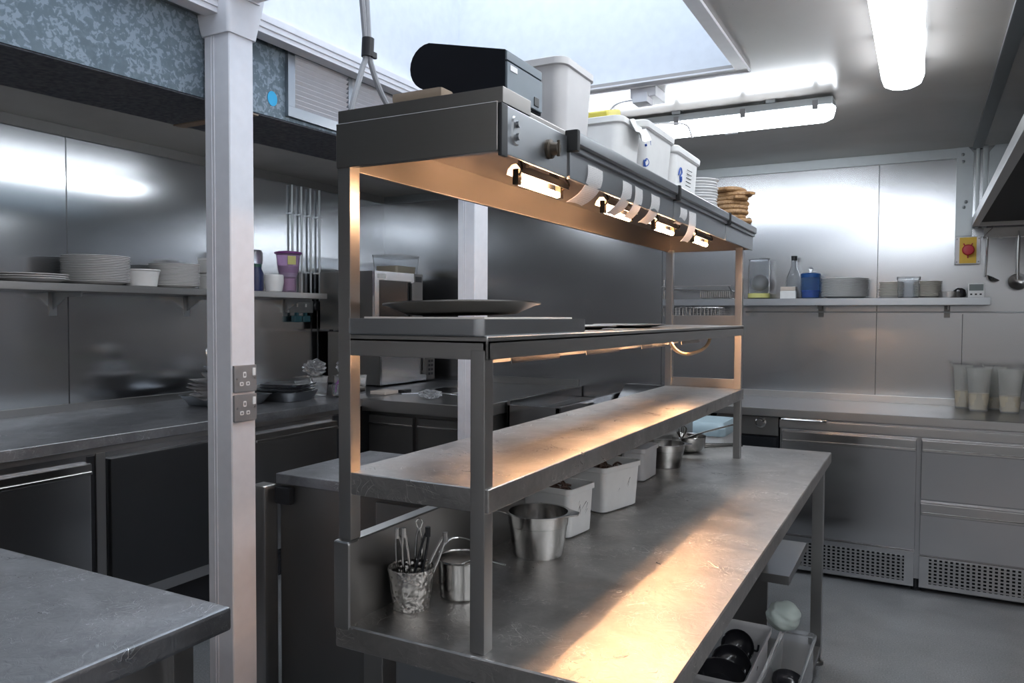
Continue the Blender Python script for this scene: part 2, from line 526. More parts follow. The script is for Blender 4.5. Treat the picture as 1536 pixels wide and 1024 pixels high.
# moulding along the left side of the opening
bm = bm_new()
for k, (dx, dz) in enumerate(((0, .0), (.018, .016), (.034, .034))):
    add_box(bm, WX0 - .055 + dx * .9, WX0 + .002 + dx * .35, WY0, WY1, ZC - .045 + dz, ZC - .02 + dz, .006)
o = obj('trim_2', bm, M['pvc']); o['kind'] = 'structure'
# angle strips along the wall tops
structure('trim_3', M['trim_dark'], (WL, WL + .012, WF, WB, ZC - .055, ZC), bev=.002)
structure('trim_4', M['trim_alu'], (WL, .15, WB - .012, WB, ZC - .058, ZC), bev=.002)
bm = bm_new()   # joint post between the two bays, with gusseted strips either side
add_box(bm, .150, .232, WB - .016, WB, 1.86, ZC - .06, .002)
add_box(bm, .150, .232, WB - .012, WB, 1.70, 1.86, .001)
for sx in (1, -1):
    t = bmesh.new()
    pts = [(.15, ZC), (.205, ZC), (.232, ZC - .035), (.232, ZC - .10), (.16, ZC - .10), (.15, ZC - .058)]
    f = [t.verts.new((p[0] if sx == 1 else .51 - p[0] + .03, WB - .018, p[1])) for p in pts]
    b = [t.verts.new((v.co.x, WB, v.co.z)) for v in f]
    t.faces.new(f); t.faces.new(b[::-1])
    for i in range(6): t.faces.new((f[i], f[(i + 1) % 6], b[(i + 1) % 6], b[i]))
    bmesh.ops.recalc_face_normals(t, faces=t.faces[:]); merge(bm, t)
add_box(bm, .308, .358, WB - .016, WB, 1.95, ZC - .06, .002)
add_box(bm, .36, 1.6, WB - .014, WB, ZC - .058, ZC, .002)
add_box(bm, .245, .262, WB - .03, WB, 1.90, ZC, .004)
add_box(bm, .278, .300, WB - .022, WB, 1.90, ZC, .004)
for x, z in ((.18, 2.315), (.182, 2.275), (.20, 2.05), (.19, 2.02), (.325, 2.06), (.335, 2.03)):
    add_lathe(bm, [(.009, 0), (.009, .006), (.004, .009), (0, .009)], 0, 0, 0, 10, Matrix.Translation((x, WB - .016, z)) @ Matrix.Rotation(R(90), 4, 'X'))
o = obj('trim_5', bm, M['trim_alu']); o['kind'] = 'structure'
structure('trim_6', M['trim_alu'], (.225, .275, WF, WB - .02, ZC - .014, ZC), bev=.003)
structure('trim_7', M['trim_alu'], (.70, 2.1, WB - .008, WB, 1.428, 1.440), (-1.0, .70, WB - .008, WB, 1.428, 1.436), bev=.002)
# sheet joints on the steel cladding
bm = bm_new()
for y in (1.2, 2.41, 3.62): add_box(bm, WL, WL + .0015, y - .0025, y + .0025, .93, ZC - .055)
o = obj('trim_8', bm, M['dark_door']); o['kind'] = 'structure'
bm = bm_new()
for x, a in ((-3.0, ZC - .06), (-1.55, ZC - .06), (-.243, ZC - .06), (.197, 1.42)): add_box(bm, x - .002, x + .002, WB - .0015, WB, .93, a)
o = obj('trim_9', bm, M['dark_door']); o['kind'] = 'structure'

# ------------------------------------------------------------------ lights in the room
def batten(name, loc, rotz, L, label, group, w=.145):
    t = thing(name, label, 'ceiling light', loc, rotz, group)
    mw = WORLD[t.name]
    bm = bm_new(); add_box(bm, -L / 2, L / 2, -w * .46, w * .46, -.035, 0, .008, mtx=mw)
    obj('housing', bm, M['trim_alu'], t)
    bm = bm_new()
    add_loft(bm, [(L + .01, w, .05, -.035), (L + .01, w, .06, -.05), (L - .005, w * .86, .055, -.078), (L - .05, w * .55, .035, -.090)], 0, 0, 0, 0, mtx=mw)
    obj('diffuser', bm, M['diffuser_dim' if w < .1 else ('diffuser_bright' if w < .14 else 'diffuser')], t)
    n = 5
    for k in range(n):
        for s in (-1, 1):
            bm = bm_new(); x = -L / 2 + .07 + (L - .14) * k / (n - 1)
            add_box(bm, x - .012, x + .012, s * w * .47 - .006, s * w * .47 + .006, -.052, -.012, .003, mtx=mw)
            obj('clip', bm, M['lens'], t)
    return t
batten('strip_light', (-.085, 2.58, ZC), R(90), 1.50, 'lit fluorescent strip light running towards the camera on the right ceiling', 'fluorescent battens')
batten('strip_light', (-1.03, 3.60, ZC - .015), R(0), 1.35, 'lit fluorescent strip light crossing the ceiling behind the skylight', 'fluorescent battens', .125)
batten('strip_light', (.15, 1.25, ZC), R(0), 1.5, 'fluorescent strip light on the ceiling above and ahead of the camera', 'fluorescent battens')
batten('strip_light', (-2.72, 2.75, ZC), R(90), 1.8, 'fluorescent strip light over the left aisle hidden beyond the duct', 'fluorescent battens', .09)
batten('strip_light', (1.6, .9, ZC), R(90), 1.5, 'added unseen fill strip light over the right aisle beside the camera', 'fluorescent battens')  # unseen fill, added to brighten the right wall and low steel reflections
batten('strip_light', (1.6, -.9, ZC), R(90), 1.5, 'added unseen fill strip light over the right aisle behind the camera', 'fluorescent battens')  # second unseen fill, added to lift the ambient light from the right
batten('strip_light', (-.3, -.9, ZC), R(0), 1.5, 'added unseen fill strip light on the ceiling behind the camera', 'fluorescent battens')  # unseen fill, added so the lower back wall reflects a brighter room
t = [o for o in bpy.data.objects if o.name == 'strip_light.001'][0]
bm = bm_new()
for x in (-.55, .0, .42): add_box(bm, -1.03 + x - .02, -1.03 + x + .02, 3.535, 3.665, ZC - .016, ZC, .002)
obj('bracket', bm, M['trim_alu'], t)
bm = bm_new(); add_box(bm, -.925, -.86, 4.05, 4.075, ZC - .012, ZC, .002)
solo('ceiling_clip', bm, M['pvc'], (-.89, 4.06, ZC - .012), 'small white plastic clip on the ceiling behind the crosswise strip light', 'clip')

# daylight coming down the light well
ld = bpy.data.lights.new('skylight_daylight', 'AREA'); ld.shape = 'RECTANGLE'; ld.size = 1.15; ld.size_y = 2.35
ld.energy = 20; ld.color = (.78, .88, 1.0)
lo = bpy.data.objects.new('skylight_daylight', ld); lo.location = (-1.278, 1.79, WH - .06); C.objects.link(lo)
wd = bpy.data.worlds.new('World'); SC.world = wd; wd.use_nodes = True
nt = wd.node_tree; bg = nt.nodes['Background']
sky = nt.nodes.new('ShaderNodeTexSky'); sky.sky_type = 'HOSEK_WILKIE'; sky.turbidity = 6
nt.links.new(sky.outputs[0], bg.inputs['Color']); bg.inputs['Strength'].default_value = .5

# ------------------------------------------------------------------ galvanised duct on the left
dt = thing('ventilation_duct', 'galvanised box duct with louvred vent running along under the left ceiling', 'duct', (-2.17, 2.0, 2.07))
bm = bm_new(); t = bmesh.new()
DX0, DX1, DY0, DY1 = -2.36, -1.985, -1.0, 3.6
def zb(y): return 2.031 + .0246 * y
co = [(DX0, DY0, zb(DY0)), (DX1, DY0, zb(DY0)), (DX1, DY1, zb(DY1)), (DX0, DY1, zb(DY1))]
lo_ = [t.verts.new(p) for p in co]; hi_ = [t.verts.new((p[0], p[1], ZC - .001)) for p in co]
for i in range(4): t.faces.new((lo_[i], lo_[(i + 1) % 4], hi_[(i + 1) % 4], hi_[i]))
t.faces.new(hi_); t.faces.new(lo_[::-1]); bmesh.ops.recalc_face_normals(t, faces=t.faces[:]); merge(bm, t)
obj('duct_body', bm, M['galv'], dt)
bm = bm_new(); t = bmesh.new()
f1 = [t.verts.new((p[0] + (.004 if p[0] == DX0 else -.004), p[1], p[2] - .0005)) for p in co]; f2 = [t.verts.new((v.co.x, v.co.y, v.co.z - .004)) for v in f1]
for i in range(4): t.faces.new((f1[i], f1[(i + 1) % 4], f2[(i + 1) % 4], f2[i]))
t.faces.new(f1); t.faces.new(f2[::-1]); bmesh.ops.recalc_face_normals(t, faces=t.faces[:]); merge(bm, t)
obj('duct_lining', bm, M['felt'], dt)['label'] = 'dark lining under the duct'
bm = bm_new(); add_box(bm, DX0, DX1, 1.86, 1.90, zb(1.86) - .009, zb(1.86) - .004, .001)
obj('joint_strip', bm, M['tan_card'], dt)['label'] = 'thin tan strip across the dark duct underside'
# louvre: frame of aluminium with two bays of slats
LY0, LY1, LZ0, LZ1 = 2.024, 2.70, 2.096, 2.352
bm = bm_new(); X = DX1
add_box(bm, X, X + .014, LY0, LY1, LZ0, LZ0 + .036, .002); add_box(bm, X, X + .014, LY0, LY1, LZ1 - .036, LZ1, .002)
add_box(bm, X, X + .014, LY0, LY0 + .034, LZ0 + .036, LZ1 - .036, .001); add_box(bm, X, X + .014, LY1 - .034, LY1, LZ0 + .036, LZ1 - .036, .001)
add_box(bm, X, X + .014, 2.345, 2.367, LZ0 + .036, LZ1 - .036, .001)
lf = obj('vent_frame', bm, M['alu'], dt)
bm = bm_new()
for k in range(11):
    z = LZ0 + .043 + k * .0172
    for a, b in ((LY0 + .034, 2.345), (2.367, LY1 - .034)):
        add_box(bm, -.0095, .0095, a, b, -.001, .001, .0004, 1, Matrix.Translation((X + .006, 0, z)) @ Matrix.Rotation(R(-42), 4, 'Y'))
obj('slats', bm, M['pvc'], lf)
bm = bm_new(); add_lathe(bm, [(.022, 0), (.022, .0015), (0, .0015)], 0, 0, 0, 28, Matrix.Translation((X, 1.962, 2.141)) @ Matrix.Rotation(R(90), 4, 'Y') @ Matrix.Diagonal((1.15, 1, 1, 1)))
obj('sticker', bm, M['blue_sticker'], dt)['label'] = 'round blue sticker'

# ------------------------------------------------------------------ white columns of trunking
def column(x0, x1, y0, y1, ztop, label):
    t = thing('support_column', label, 'column', ((x0 + x1) / 2, (y0 + y1) / 2, 0))
    bm = bm_new(); add_box(bm, x0, x1, y0, y1, 0, ztop, .008, 3)
    for dx in (.03, .042): add_box(bm, x0 + dx, x0 + dx + .003, y0 - .002, y0 + .002, .01, ztop - .01)
    obj('shaft', bm, M['pvc'], t)
    return t
c1 = column(-1.98, -1.87, 1.674, 1.77, 2.40, 'white square trunking column with two grey sockets, in front of the duct')
bm = bm_new()
add_loft(bm, [(.125, .112, .012, 2.255), (.128, .116, .012, 2.262), (.175, .165, .012, 2.42), (.175, .165, .012, 2.50)], -1.925, 1.722, 0)
obj('capital', bm, M['pvc'], c1)
bm = bm_new(); add_box(bm, -1.86, -1.70, 1.66, 1.765, 2.365, 2.46, .012, 3); add_box(bm, -1.845, -1.838, 1.655, 1.77, 2.36, 2.465, .003)
obj('branch_trunking', bm, M['pvc'], c1)
column(-1.965, -1.87, 3.125, 3.25, ZC, 'plain white square trunking column seen through the serving gantry')
bm = bm_new()   # channel entering the capital from the left
add_box(bm, -1.985, -1.935, .2, 1.66, 2.318, 2.353, .002)
solo('cable_channel', bm, M['steel'], (-1.96, .93, 2.318), 'grey steel cable channel at ceiling level running into the column head', 'cable channel')

def socket(z, y, label):
    t = thing('wall_socket', label, 'socket', (-1.87, y, z), 0, 'grey sockets on the white column')
    w, h = .045, .042
    bm = bm_new(); add_box(bm, -1.87, -1.861, y - w, y + w, z - h, z + h, .004, 2); obj('faceplate', bm, M['grey_socket'], t)
    X = -1.861
    for dy, dz, a, b in ((0, .012, .006, .009), (-.012, -.016, .007, .006), (.013, -.016, .007, .006)):
        bm = bm_new()
        add_loft(bm, [(2 * a, 2 * b, .003, 0), (2 * a, 2 * b, .003, .0012)], 0, 0, 0, 0, mtx=Matrix.Translation((X, y + dy - .005, z + dz)) @ Matrix.Rotation(R(90), 4, 'Z') @ Matrix.Rotation(R(90), 4, 'X'))
        ho = obj('pin_surround', bm, M['white'], t)
        bm = bm_new()
        add_box(bm, X + .001, X + .0018, y + dy - .005 - a * .5, y + dy - .005 + a * .5, z + dz - b * .5, z + dz + b * .5)
        obj('pin_hole', bm, M['grey_socket'], ho)
    bm = bm_new(); add_box(bm, X, X + .004, y + .026, y + .037, z + .008, z + .032, .002); obj('switch', bm, M['white'], t)
    for dy in (-.034, .037):
        bm = bm_new(); add_lathe(bm, [(.0035, 0), (.0035, .001), (0, .001)], 0, 0, 0, 10, Matrix.Translation((X, y + dy, z)) @ Matrix.Rotation(R(90), 4, 'Y')); obj('screw', bm, M['screw'], t)
    return t
socket(1.201, 1.722, 'upper of two grey metal switched sockets on the white column')
socket(1.110, 1.722, 'lower of two grey metal switched sockets on the white column')

# ------------------------------------------------------------------ the long pass table
ZW = .8525  # table, gantry and their contents scaled up about the camera to reach the floor
TX0, TX1, TY0, TY1 = -.914, -.3165, 1.046, 3.35
pt = thing('pass_table', 'long stainless steel pass table with splashback carrying the serving gantry', 'table', (-.615, 2.2, 0))
bm = bm_new(); add_box(bm, TX0, TX1, TY0, TY1, ZW - .043, ZW, .007, 3); obj('worktop', bm, M['top'], pt)
bm = bm_new(); add_box(bm, TX0 - .001, TX0 + .030, TY0 + .002, TY1 - .002, ZW - .02, 1.0003, .006, 3)
add_box(bm, TX0 - .003, TX0 + .034, TY0 - .001, TY0 + .03, ZW - .01, 1.001, .007, 3)
obj('splashback', bm, M['steel'], pt)
for x, y in ((TX0 + .04, TY0 + .03), (TX1 - .06, TY0 + .03), (TX0 + .04, TY1 - .07), (TX1 - .062, TY1 - .075)):
    bm = bm_new(); add_box(bm, x, x + .042, y, y + .042, .03, ZW - .04, .003); lg = obj('leg', bm, M['steel'], pt)
    bm = bm_new(); add_lathe(bm, [(0, 0), (.030, 0), (.030, .012), (.018, .02), (.016, .034), (0, .034)], x + .021, y + .021, 0, 18); obj('foot', bm, M['steel_dark'], lg)
bm = bm_new(); add_box(bm, -.49, -.394, 2.80, 3.26, .463, .495, .003); obj('undershelf', bm, M['steel'], pt)
bm = bm_new(); add_box(bm, TX0 + .03, -.335, 1.3, 3.24, .070, .090, .003); obj('bottom_shelf', bm, M['steel_dark'], pt)
bm = bm_new(); add_box(bm, -.64, -.50, 3.0, 3.02, .09, ZW - .044, .002); obj('divider_panel', bm, M['steel'], pt)

# ------------------------------------------------------------------ serving gantry with heat lamps
GX0, GX1, GY0, GY1 = -.914, -.613, 1.057, 3.045
gt = thing('serving_gantry', 'three tier stainless serving gantry with glowing heat lamps standing on pass table', 'serving gantry', (-.76, 2.05, ZW))
P = .0275
def post(x0, y0, z0, z1):
    bm = bm_new(); add_box(bm, x0, x0 + P, y0, y0 + P, z0, z1, .003); obj('post', bm, M['steel'], gt)
post(GX0, GY0, 1.0003, 1.665); post(GX1 - P, GY0, ZW, 1.345)
post(GX0, GY1 - P, 1.0003, 1.665); post(GX1 - P, GY1 - P, ZW, 1.665)
# lowest shelf
bm = bm_new(); add_box(bm, GX0 + .002, GX1 + .006, GY0 + .002, GY1 - .004, 1.082, 1.122, .004, 3); s3 = obj('shelf', bm, M['shelf_top'], gt)
bm = bm_new(); add_box(bm, GX0 + P, GX1 - P, GY1 - .014, GY1 - .004, 1.122, 1.158, .002); obj('upstand', bm, M['steel'], s3)
# heated middle shelf
bm = bm_new()
add_box(bm, GX0 + .002, GX1 + .004, GY0 + .001, GY1 - .004, 1.352, 1.367, .004, 3)
for a in ((GX0 + .002, GX1 + .004, GY0 + .001, GY0 + .012), (GX0 + .002, GX1 + .004, GY1 - .015, GY1 - .004), (GX1 - .007, GX1 + .004, GY0 + .001, GY1 - .004), (GX0 + .002, GX0 + .013, GY0 + .001, GY1 - .004)):
    add_box(bm, *a, 1.329, 1.362, .003)
s2 = obj('heated_shelf', bm, M['steel'], gt)
bm = bm_new(); add_box(bm, GX0 + P, GX1 - P, GY1 - .014, GY1 - .004, 1.367, 1.405, .002); obj('upstand', bm, M['steel'], s2)
# canopy: hollow hood with deep skirts
HX1 = -.586
bm = bm_new()
add_box(bm, GX0, HX1 - .004, GY0 - .004, GY0 + .010, 1.657, 1.734, .0022, 3)
add_box(bm, GX0, HX1 - .004, GY1 - .002, GY1 + .012, 1.657, 1.733, .002)
add_box(bm, GX0, GX0 + .010, GY0, GY1 + .01, 1.657, 1.733, .002)
add_box(bm, HX1 - .012, HX1 - .004, GY0 + .02, GY1 + .01, 1.659, 1.730, .002)
add_box(bm, GX0 + .01, HX1 - .008, GY0, GY1, 1.722, 1.735, .002)
cn = obj('canopy', bm, M['steel_brown'], gt)
bm = bm_new()
add_box(bm, GX0 - .001, HX1 + .002, GY0 + .003, GY0 + .10, 1.733, 1.758, .0012); add_box(bm, GX0 - .002, HX1 - .012, GY0 + .10, GY1 + .015, 1.733, 1.748, .003)
add_box(bm, GX0, HX1 - .006, GY0 + .012, GY1 + .01, 1.728, 1.736, .002)
obj('top_tray', bm, M['steel_brown'], gt)
bm = bm_new(); add_box(bm, HX1 - .004, HX1 + .003, GY0 - .002, GY0 + .018, 1.650, 1.732, .002); obj('end_cap', bm, M['black'], gt)
bm = bm_new(); add_box(bm, HX1 - .004, HX1 + .001, GY0 + .018, 1.308, 1.655, 1.732, .002); cp = obj('control_panel', bm, M['alu'], gt)
RY = Matrix.Rotation(R(90), 4, 'Y')
bm = bm_new(); add_lathe(bm, [(.017, 0), (.017, .006), (.012, .008), (.010, .020), (0, .020)], 0, 0, 0, 18, Matrix.Translation((HX1 + .001, 1.228, 1.692)) @ RY)
add_box(bm, HX1 + .018, HX1 + .023, 1.226, 1.230, 1.678, 1.706, .001); obj('knob', bm, M['brass'], cp)
bm = bm_new(); add_loft(bm, [(.030, .048, .014, 0), (.026, .044, .012, .003)], 0, 0, 0, mtx=Matrix.Translation((HX1 + .001, 1.105, 1.698)) @ Matrix.Rotation(R(90), 4, 'Z') @ Matrix.Rotation(R(90), 4, 'X'))
for dz in (-.010, .010): add_lathe(bm, [(.006, 0), (.006, .006), (0, .006)], 0, 0, 0, 12, Matrix.Translation((HX1 + .003, 1.105, 1.698 + dz)) @ RY)
obj('switch_plate', bm, M['alu'], cp)
# ticket rails
for a, b in ((1.318, 1.985), (1.995, 2.585), (2.595, 3.055)):
    bm = bm_new()
    add_box(bm, HX1 - .004, HX1 + .003, a, b, 1.655, 1.712, .002)
    add_box(bm, HX1 - .004, HX1 + .018, a + .008, b - .004, 1.716, 1.742, .008, 3)
    add_box(bm, HX1 - .004, HX1 + .010, a, b, 1.706, 1.722, .003)
    rl = obj('ticket_rail', bm, M['alu'], gt)
    bm = bm_new(); add_box(bm, HX1 - .006, HX1 + .020, a - .006, a + .008, 1.704, 1.744, .004, 2); obj('rail_cap', bm, M['rubber'], rl)
# heat lamps: a folded reflector, end clamps and a quartz tube
def heat_lamp(x, y, ztop, ztube, L=.165, hide=False):
    bm = bm_new()
    t = bmesh.new()
    k = 1.0 if hide else .45
    prof = [(-.036 * k, ztube - (.020 if hide else -.012)), (-.030 * k, ztube + .020), (-.012 * k, ztube + .030), (.012 * k, ztube + .030), (.030 * k, ztube + .020), (.036 * k, ztube - (.016 if hide else -.012))]
    a = [t.verts.new((x + p, y - L / 2 - .02, z)) for p, z in prof]; b = [t.verts.new((x + p, y + L / 2 + .02, z)) for p, z in prof]
    for i in range(len(a) - 1): t.faces.new((a[i], a[i + 1], b[i + 1], b[i]))
    bmesh.ops.recalc_face_normals(t, faces=t.faces[:]); bmesh.ops.solidify(t, geom=t.faces[:], thickness=.0012); merge(bm, t)
    for dy in (-L * .4, L * .4):
        add_box(bm, x - .008, x + .008, y + dy - .006, y + dy + .006, ztube + .028, ztop, .001)
    hl = obj('heat_lamp', bm, M['steel'], gt)
    for s in (-1, 1):
        bm = bm_new(); yy = y + s * (L / 2 + .008)
        add_box(bm, x - .006, x + .006, yy - .007, yy + .007, ztube - .006, ztube + .022, .002)
        add_tube(bm, [(x + .004, yy, ztube + .01), (x + .016, yy + s * .012, ztube + .02), (x + .01, yy + s * .006, ztube + .034)], .002, 6)
        obj('end_clamp', bm, M['brass'], hl)
    bm = bm_new(); add_tube(bm, [(x, y - L / 2, ztube), (x, y + L / 2, ztube)], .0058, 10, False); obj('quartz_tube', bm, M['tube_low' if hide else 'tube'], hl)
    return hl
LX = -.645
for y in (1.315, 1.735, 2.105, 2.50): heat_lamp(LX, y, 1.724, 1.640)
for y in (1.33, 1.68, 2.06, 2.44): heat_lamp(LX - .045, y, 1.354, 1.330, .17, True)
bm = bm_new(); add_tube(bm, [(-.70, 2.36, 1.325), (-.70, 2.43, 1.292), (-.70, 2.56, 1.274), (-.70, 2.75, 1.280), (-.70, 2.86, 1.305), (-.70, 2.885, 1.350)], .006, 8)
obj('lead', bm, M['cable_warm'], gt)

# tickets hanging from the rail, curling in below the canopy
tk = ['leftmost order ticket hanging from the gantry rail, curling widest at its foot', 'second order ticket from the left on the rail, left one of the middle pair',
      'third order ticket from the left, right one of the middle pair', 'fourth order ticket from the left, hanging alone on the rail after the pair',
      'fifth order ticket from the left, short one of the last pair on the rail', 'rightmost order ticket, longest of the last pair on the gantry rail']
for k, (y, w, L, curl) in enumerate(((1.435, .076, .085, .055), (1.622, .066, .085, .05), (1.70, .062, .085, .035), (1.825, .068, .082, .04), (2.075, .055, .055, .025), (2.165, .06, .10, .03))):
    rows = []
    n = 9
    for i in range(n):
        s = i / (n - 1); z = 1.694 - (L - .004) * (s - .12 * s * s * s); x = HX1 + .0055 + .004 * math.sin(s * 2) - .75 * curl * s ** 2.4
        if z < 1.652: x = x
        rows.append([(x + .002 * math.sin(3 * v + k), y - w / 2 + w * v - .018 * s * s, z + .003 * math.sin(2.5 * v) * s) for v in (0, .25, .5, .75, 1)])
    rows[1:] = rows[1:]
    bm = bm_new(); add_sheet(bm, rows, .0005)
    solo('order_ticket', bm, M['ticket'], (HX1 + .006, y, 1.66), tk[k], 'ticket', 'order tickets on the gantry rail', 60)

# ------------------------------------------------------------------ things on top of the gantry
ZT = 1.748
pr = thing('receipt_printer', 'black receipt printer with grey end panel lying on the gantry top', 'printer', (-.71, 1.19, 1.758))
bm = bm_new()   # rounded casing seen from its long side: profile in X,Z swept along Y
t = bmesh.new()
prof = [(-.615, 1.760), (-.615, 1.838)]
for a in range(0, 181, 15): prof.append((-.765 + .040 * math.cos(R(90 + a)), 1.832 + .040 * math.sin(R(90 + a))))
prof += [(-.765, 1.775), (-.755, 1.760)]
A = [t.verts.new((x, 1.122, z)) for x, z in prof]; B = [t.verts.new((x, 1.258, z)) for x, z in prof]
for i in range(len(A)): t.faces.new((A[i], A[(i + 1) % len(A)], B[(i + 1) % len(B)], B[i]))
t.faces.new(A); t.faces.new(B[::-1]); bmesh.ops.recalc_face_normals(t, faces=t.faces[:]); merge(bm, t)
obj('casing', bm, M['black_soft'], pr, 30)
bm = bm_new(); add_box(bm, -.616, -.611, 1.124, 1.256, 1.764, 1.819, .002); add_box(bm, -.617, -.612, 1.124, 1.256, 1.822, 1.837, .002); obj('end_panel', bm, M['grey_plastic'], pr)
bm = bm_new(); add_box(bm, -.6115, -.610, 1.133, 1.158, 1.806, 1.815); obj('label_plate', bm, M['pvc'], pr)
bm = bm_new(); add_box(bm, -.6115, -.6095, 1.222, 1.240, 1.770, 1.785, .001); obj('port', bm, M['black'], pr)
bm = bm_new(); add_box(bm, -.80, -.70, 1.062, 1.10, 1.758, 1.774, .006, 2, Matrix.Rotation(0, 4, 'Z')); solo('card_strip', bm, M['tan_card'], (-.75, 1.08, 1.758), 'strip of brown card on the gantry top below the printer', 'card')

def tub(name, mat, x, y, z, w, d, h, label, rot=0, taper=.86, rim=.008, group=None, corner=.018, lid=None, wall=.003):
    """open tapered tub of w (x) by d (y) at the rim; optional lid"""
    t = thing(name, label, 'tub', (x, y, z), rot, group)
    bw, bd = w * taper, d * taper
    mw = WORLD[t.name]
    bm = bm_new()
    add_loft(bm, [(bw - .012, bd - .012, corner, 0), (bw, bd, corner, .005), (w - rim, d - rim, corner, h - .016), (w, d, corner, h - .014), (w, d, corner, h - .001), (w - .003, d - .003, corner, h),
                  (w - .008, d - .008, corner, h - .001), (w - rim - wall * 2, d - rim - wall * 2, corner, h - .016), (bw - wall * 2, bd - wall * 2, corner, .006)], 0, 0, 0, 0, True, True, mw)
    obj('body', bm, mat, t)
    if lid:
        bm = bm_new()
        add_loft(bm, [(w + .004, d + .004, corner, h - .012), (w + .006, d + .006, corner, h + .002), (w, d, corner, h + .006), (w - .012, d - .012, corner, h + .005), (w - .02, d - .02, corner, h + .002)], 0, 0, 0, 0, True, True, mw)
        obj('lid', bm, lid, t)
    return t
def squiggle(t, pts, r, mat, name='marking'):
    pts = [(p[0], p[1] + .025, p[2]) for p in pts]
    bm = bm_new(); add_tube(bm, pts, r, 5, True, None, None); return obj(name, bm, mat, t)

tub('plastic_tub', M['plastic_grey'], -.673, 1.438, ZT, .12, .165, .152, 'tall empty milky plastic tub standing on the gantry top beside the printer', 0, .84, .008, 'plastic tubs on the gantry top', .024)
tub('plastic_tub', M['plastic'], -.69, 1.752, ZT, .155, .16, .112, 'open white plastic tub with torn rim on the gantry top holding a yellow scraper', 0, .86, .01, 'plastic tubs on the gantry top', .022)
bm = bm_new(); add_box(bm, -.03, .03, -.045, .045, 0, .035, .008, 3, Matrix.Translation((-.685, 1.745, 1.856)) @ Matrix.Rotation(R(14), 4, 'X'))
solo('yellow_block', bm, M['yellow'], (-.69, 1.755, 1.848), 'yellow plastic block poking out of the open tub on the gantry', 'block')
bm = bm_new()
rows = [[(-.611 + .016 * s + .004 * math.sin(9 * v), 1.72 + .115 * v, 1.858 - .035 * s + .006 * math.sin(7 * v + s)) for v in [i / 8 for i in range(9)]] for s in (0, .35, .7, 1)]
add_sheet(bm, rows, .001); solo('torn_film', bm, M['plastic'], (-.61, 1.77, 1.84), 'torn white film hanging over the rim of the open tub on the gantry', 'film')
t3 = tub('plastic_tub', M['plastic'], -.69, 1.972, ZT, .155, .25, .135, 'lidded white tub with blue marker scrawl on its near corner, third along the gantry top', 0, .86, .01, 'plastic tubs on the gantry top', .022, M['plastic'])
X = -.6195
squiggle(t3, [(X - .004, 1.84, 1.775), (X - .003, 1.838, 1.79), (X - .004, 1.85, 1.778), (X - .003, 1.868, 1.785), (X - .003, 1.87, 1.793), (X - .003, 1.855, 1.797), (X - .002, 1.846, 1.79)], .0022, M['blue_ink'])
squiggle(t3, [(X, 1.855, 1.855), (X, 1.87, 1.848), (X - .001, 1.878, 1.835)], .002, M['blue_ink'])
squiggle(t3, [(X, 1.84, 1.83), (X, 1.843, 1.826)], .0028, M['blue_ink'])
t4 = tub('plastic_tub', M['white'], -.69, 2.243, ZT, .155, .26, .125, 'lidded bright white tub with small blue scrawl, furthest tub along the gantry top', 0, .88, .01, 'plastic tubs on the gantry top', .022, M['white'])
squiggle(t4, [(X + .003, 2.125, 1.80), (X + .004, 2.14, 1.822), (X + .004, 2.152, 1.81), (X + .003, 2.14, 1.797), (X + .002, 2.15, 1.785), (X + .001, 2.16, 1.79), (X + .002, 2.155, 1.80)], .0022, M['blue_ink'])
for k in range(5):
    bm = bm_new(); z = 1.828 - k * .011
    add_tube(bm, [(X + .004 - .0012 * k, 2.235, z), (X + .004 - .0012 * k, 2.285, z + .001)], .0012, 4, False); obj('print_line', bm, M['black_ink'], t4)

def plate_mesh(r, h, mat, name='plate', sx=1, sy=1, seg=40):
    bm = bm_new()
    add_lathe(bm, [(0, .001), (r * .5, .001), (r * .56, 0), (r * .60, .002), (r * .72, .003), (r * .96, h - .001), (r, h), (r * 1.0, h + .002), (r * .97, h + .0025), (r * .72, .0062), (r * .6, .005), (0, .0045)], 0, 0, 0, seg, None, sx, sy)
    return bm
def stack(name, bm, mat, x, y, z, n, dz, what, cat, group, jit=.002, tilt=0, labels=None):
    first = None
    for k in range(n):
        lab = ('%s %s' % (nth(k, n), what)) if labels is None else labels[k]
        loc = (x + random.uniform(-jit, jit), y + random.uniform(-jit, jit), z + k * dz)
        if first is None:
            first = obj(name, bm, mat); first.location = loc; tag(first, lab, cat, group); o = first
        else: o = dup(first, loc, lab)
        o.rotation_euler = (0, tilt if k else 0, random.uniform(0, 6))
    return first
stack('plate', plate_mesh(.074, .016, M['china']), M['china'], -.676, 2.555, ZT, 10, .0092, 'small white plate in the stack on the gantry top beside wooden boards', 'plate', 'white plates on the gantry top', .004)
# wooden boards with hand grips
def board():
    bm = bm_new(); t = bmesh.new()
    out = []
    for i in range(40):
        a = 2 * math.pi * i / 40
        rr = .062 + .006 * math.cos(2 * a) + .004 * math.sin(3 * a)
        out.append((1.08 * rr * math.cos(a), rr * math.sin(a)))
    rings = []
    for s, z in ((.93, 0), (1, .005), (1, .011), (.94, .0165)):
        rings.append([t.verts.new((x * s, y * s, z)) for x, y in out])
    for a, b in zip(rings, rings[1:]):
        for i in range(40): t.faces.new((a[i], a[(i + 1) % 40], b[(i + 1) % 40], b[i]))
    t.faces.new(rings[0][::-1]); 
    inner = [t.verts.new((x * .8, y * .8, .0125)) for x, y in out]
    for i in range(40): t.faces.new((rings[-1][i], rings[-1][(i + 1) % 40], inner[(i + 1) % 40], inner[i]))
    t.faces.new(inner); bmesh.ops.recalc_face_normals(t, faces=t.faces[:]); merge(bm, t)
    add_box(bm, .055, .088, -.018, .018, .003, .014, .005, 2)
    return bm
